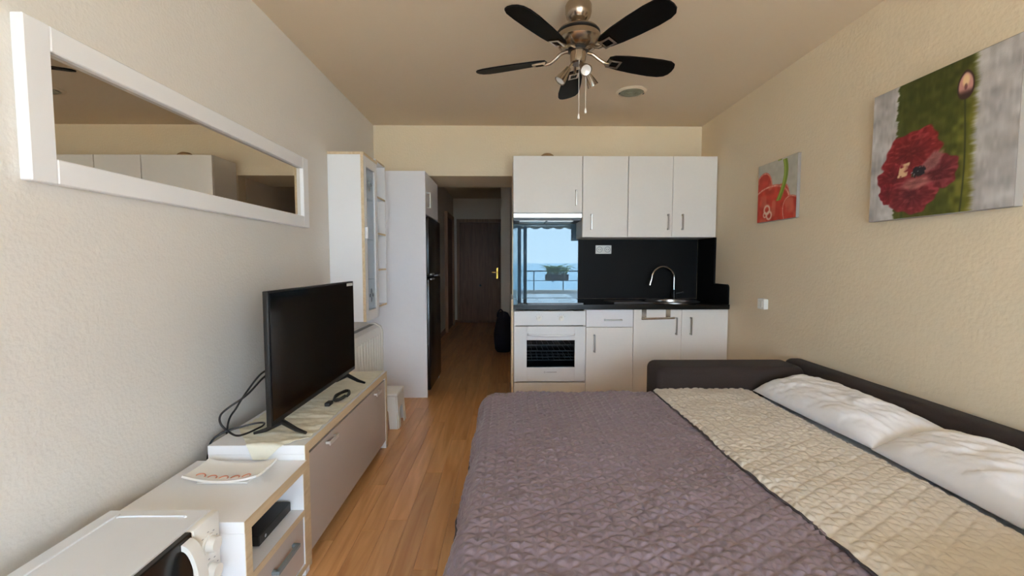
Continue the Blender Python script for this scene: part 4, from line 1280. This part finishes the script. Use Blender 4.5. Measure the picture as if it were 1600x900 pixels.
mt = tag(MB().box(-0.068, 1.730, 0.795, 2.438, 0.280, 0.470, 0.035, 4).build('mattress', 'sheet', None, 60), 'white sheeted mattress on the pulled-out sofa bed', 'mattress')

# --- quilted bedspread
BT = 0.487


def tri_quilt(a, b, cell):
    """distance to the stitch lines of a tumbling-block pattern"""
    def ln(q):
        f_ = q / cell
        return np.abs(f_ - np.round(f_)) * cell
    wob = 0.004 * vnoise(a * 30, b * 30, 71)
    d1_ = ln(a + wob)
    d2_ = ln(0.5 * a + 0.866 * b + wob)
    d3_ = ln(-0.5 * a + 0.866 * b - wob)
    return d1_, d2_, d3_


def quilt_height(a, b, cell=0.038, amp=1.0, seed=0):
    d1_, d2_, d3_ = tri_quilt(a, b, cell)
    dm = np.minimum(np.minimum(d1_, d2_), d3_)
    puff = 0.0054 * (1 - np.exp(-(dm / 0.0050) ** 2))
    cr = 0.0036 * vnoise(a * 42 + 2 * vnoise(a * 12, b * 12, 5 + seed), b * 75, 6 + seed) + 0.0030 * vnoise(a * 85, b * 120, 7 + seed)
    big = 0.008 * vnoise(a * 5, b * 9, 8 + seed) + 0.006 * vnoise(a * 13, b * 20, 9 + seed)
    return amp * (puff + cr) + big


def drape(sx, ty, x0, x1, y0, y1, rc, rb, top, flare=0.10):
    """bend an unrolled cloth over a bed whose plan is a rounded rectangle"""
    qx = np.clip(sx, x0 + rc, x1)
    qy = np.clip(ty, y0, y1 - rc)
    vx, vy = sx - qx, ty - qy
    e = np.sqrt(vx ** 2 + vy ** 2) + 1e-9
    nx, ny = vx / e, vy / e
    e2 = np.clip(e - rc, 0, None)
    ein = np.minimum(e, rc)
    arc = rb * math.pi / 2
    off = np.where(e2 < arc, rb * np.sin(np.minimum(e2, arc) / rb), rb + (e2 - arc) * flare)
    drop = np.where(e2 < arc, rb * (1 - np.cos(np.minimum(e2, arc) / rb)), rb + (e2 - arc))
    return qx + nx * (ein + off), qy + ny * (ein + off), top - drop, nx, ny, e2, arc


nu, nv = 250, 360
XF = 0.852                      # where the bedspread is turned back
bx0, bx1, by0, by1 = -0.090, 3.0, 0.70, 2.444
U, V = np.meshgrid(np.linspace(0, 1, nu), np.linspace(0, 1, nv), indexing='ij')
hang = 0.165 + 0.10 * np.clip((1.95 - (0.78 + V * 1.7)) / 0.9, 0, 1) + 0.012 * np.sin(V * 23)
SXX = (bx0 - hang) + U * (XF + 0.03 - (bx0 - hang))
TYY = 0.785 + V * (by1 - 0.002 - 0.785)
flare = 0.10 + 0.30 * np.clip((1.75 - TYY) / 0.8, 0, 1)
X_, Y_, Z_, NX_, NY_, E2_, ARC_ = drape(SXX, TYY, bx0, bx1, by0, by1, 0.10, 0.045, BT, flare)
Hq = quilt_height(SXX, TYY)
w_side = np.clip(E2_ / ARC_, 0, 1)
X_ = X_ + NX_ * Hq * w_side + NX_ * 0.010 * np.sin(TYY * 17 + 1) * w_side
Y_ = Y_ + NY_ * Hq * w_side
Z_ = Z_ + (Hq + 0.004) * (1 - w_side * 0.9)
bs = thing('bedspread', (0.4, 1.6, BT - 0.1), 'mauve grey quilted bedspread turned back to its cream reverse', 'bedspread')
solid_grid('quilted_cover', np.stack([X_, Y_, Z_], -1), 0.004, 'quilt', bs)
# hem binding along the hanging side
hemp = [(float(X_[0, j]), float(Y_[0, j]), float(Z_[0, j])) for j in range(0, nv, 4)]
MB().tube(hemp, 0.006, 8).build('hem_binding', 'binding', bs)
# the turned-back cream strip lies on top
nu2, nv2 = 110, 320
U, V = np.meshgrid(np.linspace(0, 1, nu2), np.linspace(0, 1, nv2), indexing='ij')
TY2 = 0.80 + V * (2.440 - 0.80)
xa = XF + 0.012 * np.sin(TY2 * 2.1 + 0.5) + 0.007 * np.sin(TY2 * 7.3)
xb = 1.392 + 0.008 * np.sin(TY2 * 5 + 1)
SX2 = xa + U * (xb - xa)
H2 = quilt_height(SX2, TY2, 0.044, 0.9, 40)
foldz = BT + 0.0185 + H2 - 0.010 * np.exp(-((SX2 - xa) / 0.012) ** 2)
foldz = foldz - 0.012 * sstep(1.34, 1.40, SX2)
solid_grid('cream_turnback', np.stack([SX2, TY2, foldz], -1), 0.004, 'quiltcream', bs)
edge = [(float(xa[0, j]) - 0.004, float(TY2[0, j]), float(foldz[0, j]) + 0.001) for j in range(0, nv2, 4)]
MB().tube(edge, 0.0042, 8).build('edge_binding', 'binding', bs)
edge2 = [(float(xb[0, j]) + 0.002, float(TY2[-1, j]), float(foldz[-1, j]) - 0.003) for j in range(0, nv2, 4)]
MB().tube(edge2, 0.003, 8).build('fold_piping', 'piping', bs)

# --- pillows


def pillow(name, label, c, lx, ly, th, tilt, rotz, seed):
    nu, nv = 70, 90
    u, v = np.meshgrid(np.linspace(-1, 1, nu), np.linspace(-1, 1, nv), indexing='ij')
    pin = 1 - 0.05 * (np.abs(u) ** 3) * (1 - v ** 2) - 0.0
    pin2 = 1 - 0.07 * (np.abs(v) ** 3) * (1 - u ** 2)
    prof = (np.clip(1 - u ** 4, 0, 1) ** 0.6) * (np.clip(1 - v ** 4, 0, 1) ** 0.6)
    wr_ = 0.012 * vnoise(u * 2.2 + seed, v * 3.1, 80 + seed) + 0.014 * vnoise(u * 4 + 2 * vnoise(u * 2, v * 2, 81 + seed), v * 9 + 3 * u, 82 + seed) + 0.005 * vnoise(u * 11, v * 22, 83 + seed)
    top = th * prof * (0.86 + 0.14 * (1 - u ** 2)) + wr_ * prof ** 0.5
    bot = -0.30 * th * prof
    x_ = u * lx / 2 * pin2
    y_ = v * ly / 2 * pin
    M_ = Matrix.Rotation(rotz, 3, 'Z') @ Matrix.Rotation(-tilt, 3, 'Y')
    Mn = np.array(M_)
    A = np.stack([x_, y_, top + 0.001], -1) @ Mn.T + np.array(c)
    B = np.stack([x_, y_, bot - 0.001], -1) @ Mn.T + np.array(c)
    V_ = np.concatenate([A.reshape(-1, 3), B.reshape(-1, 3)])
    idx = np.arange(nu * nv).reshape(nu, nv)
    tq = np.stack([idx[:-1, :-1], idx[1:, :-1], idx[1:, 1:], idx[:-1, 1:]], -1).reshape(-1, 4)
    bq = (tq + nu * nv)[:, ::-1]
    rim = np.concatenate([idx[:, 0], idx[-1, 1:], idx[-2::-1, -1], idx[0, -2:0:-1]])
    rn = np.roll(rim, -1)
    sd = np.stack([rim, rim + nu * nv, rn + nu * nv, rn], -1)
    me = bpy.data.meshes.new(name)
    me.from_pydata(V_.tolist(), [], np.concatenate([tq, bq, sd]).tolist())
    bm = bmesh.new()
    bm.from_mesh(me)
    bmesh.ops.recalc_face_normals(bm, faces=bm.faces[:])
    bm.to_mesh(me)
    bm.free()
    o = link(name, me, 'linen', None, 80)
    tag(o, label, 'pillow', 'white pillows on the sofa bed')


pillow('pillow', 'white pillow nearest the kitchen, lying below the dark armrest', (1.566, 2.035, 0.538), 0.31, 0.78, 0.080, R(13), R(2), 1)
pillow('pillow', 'white pillow nearest the viewer, cut by the photo edge', (1.566, 1.265, 0.538), 0.31, 0.74, 0.080, R(13), R(-1), 6)
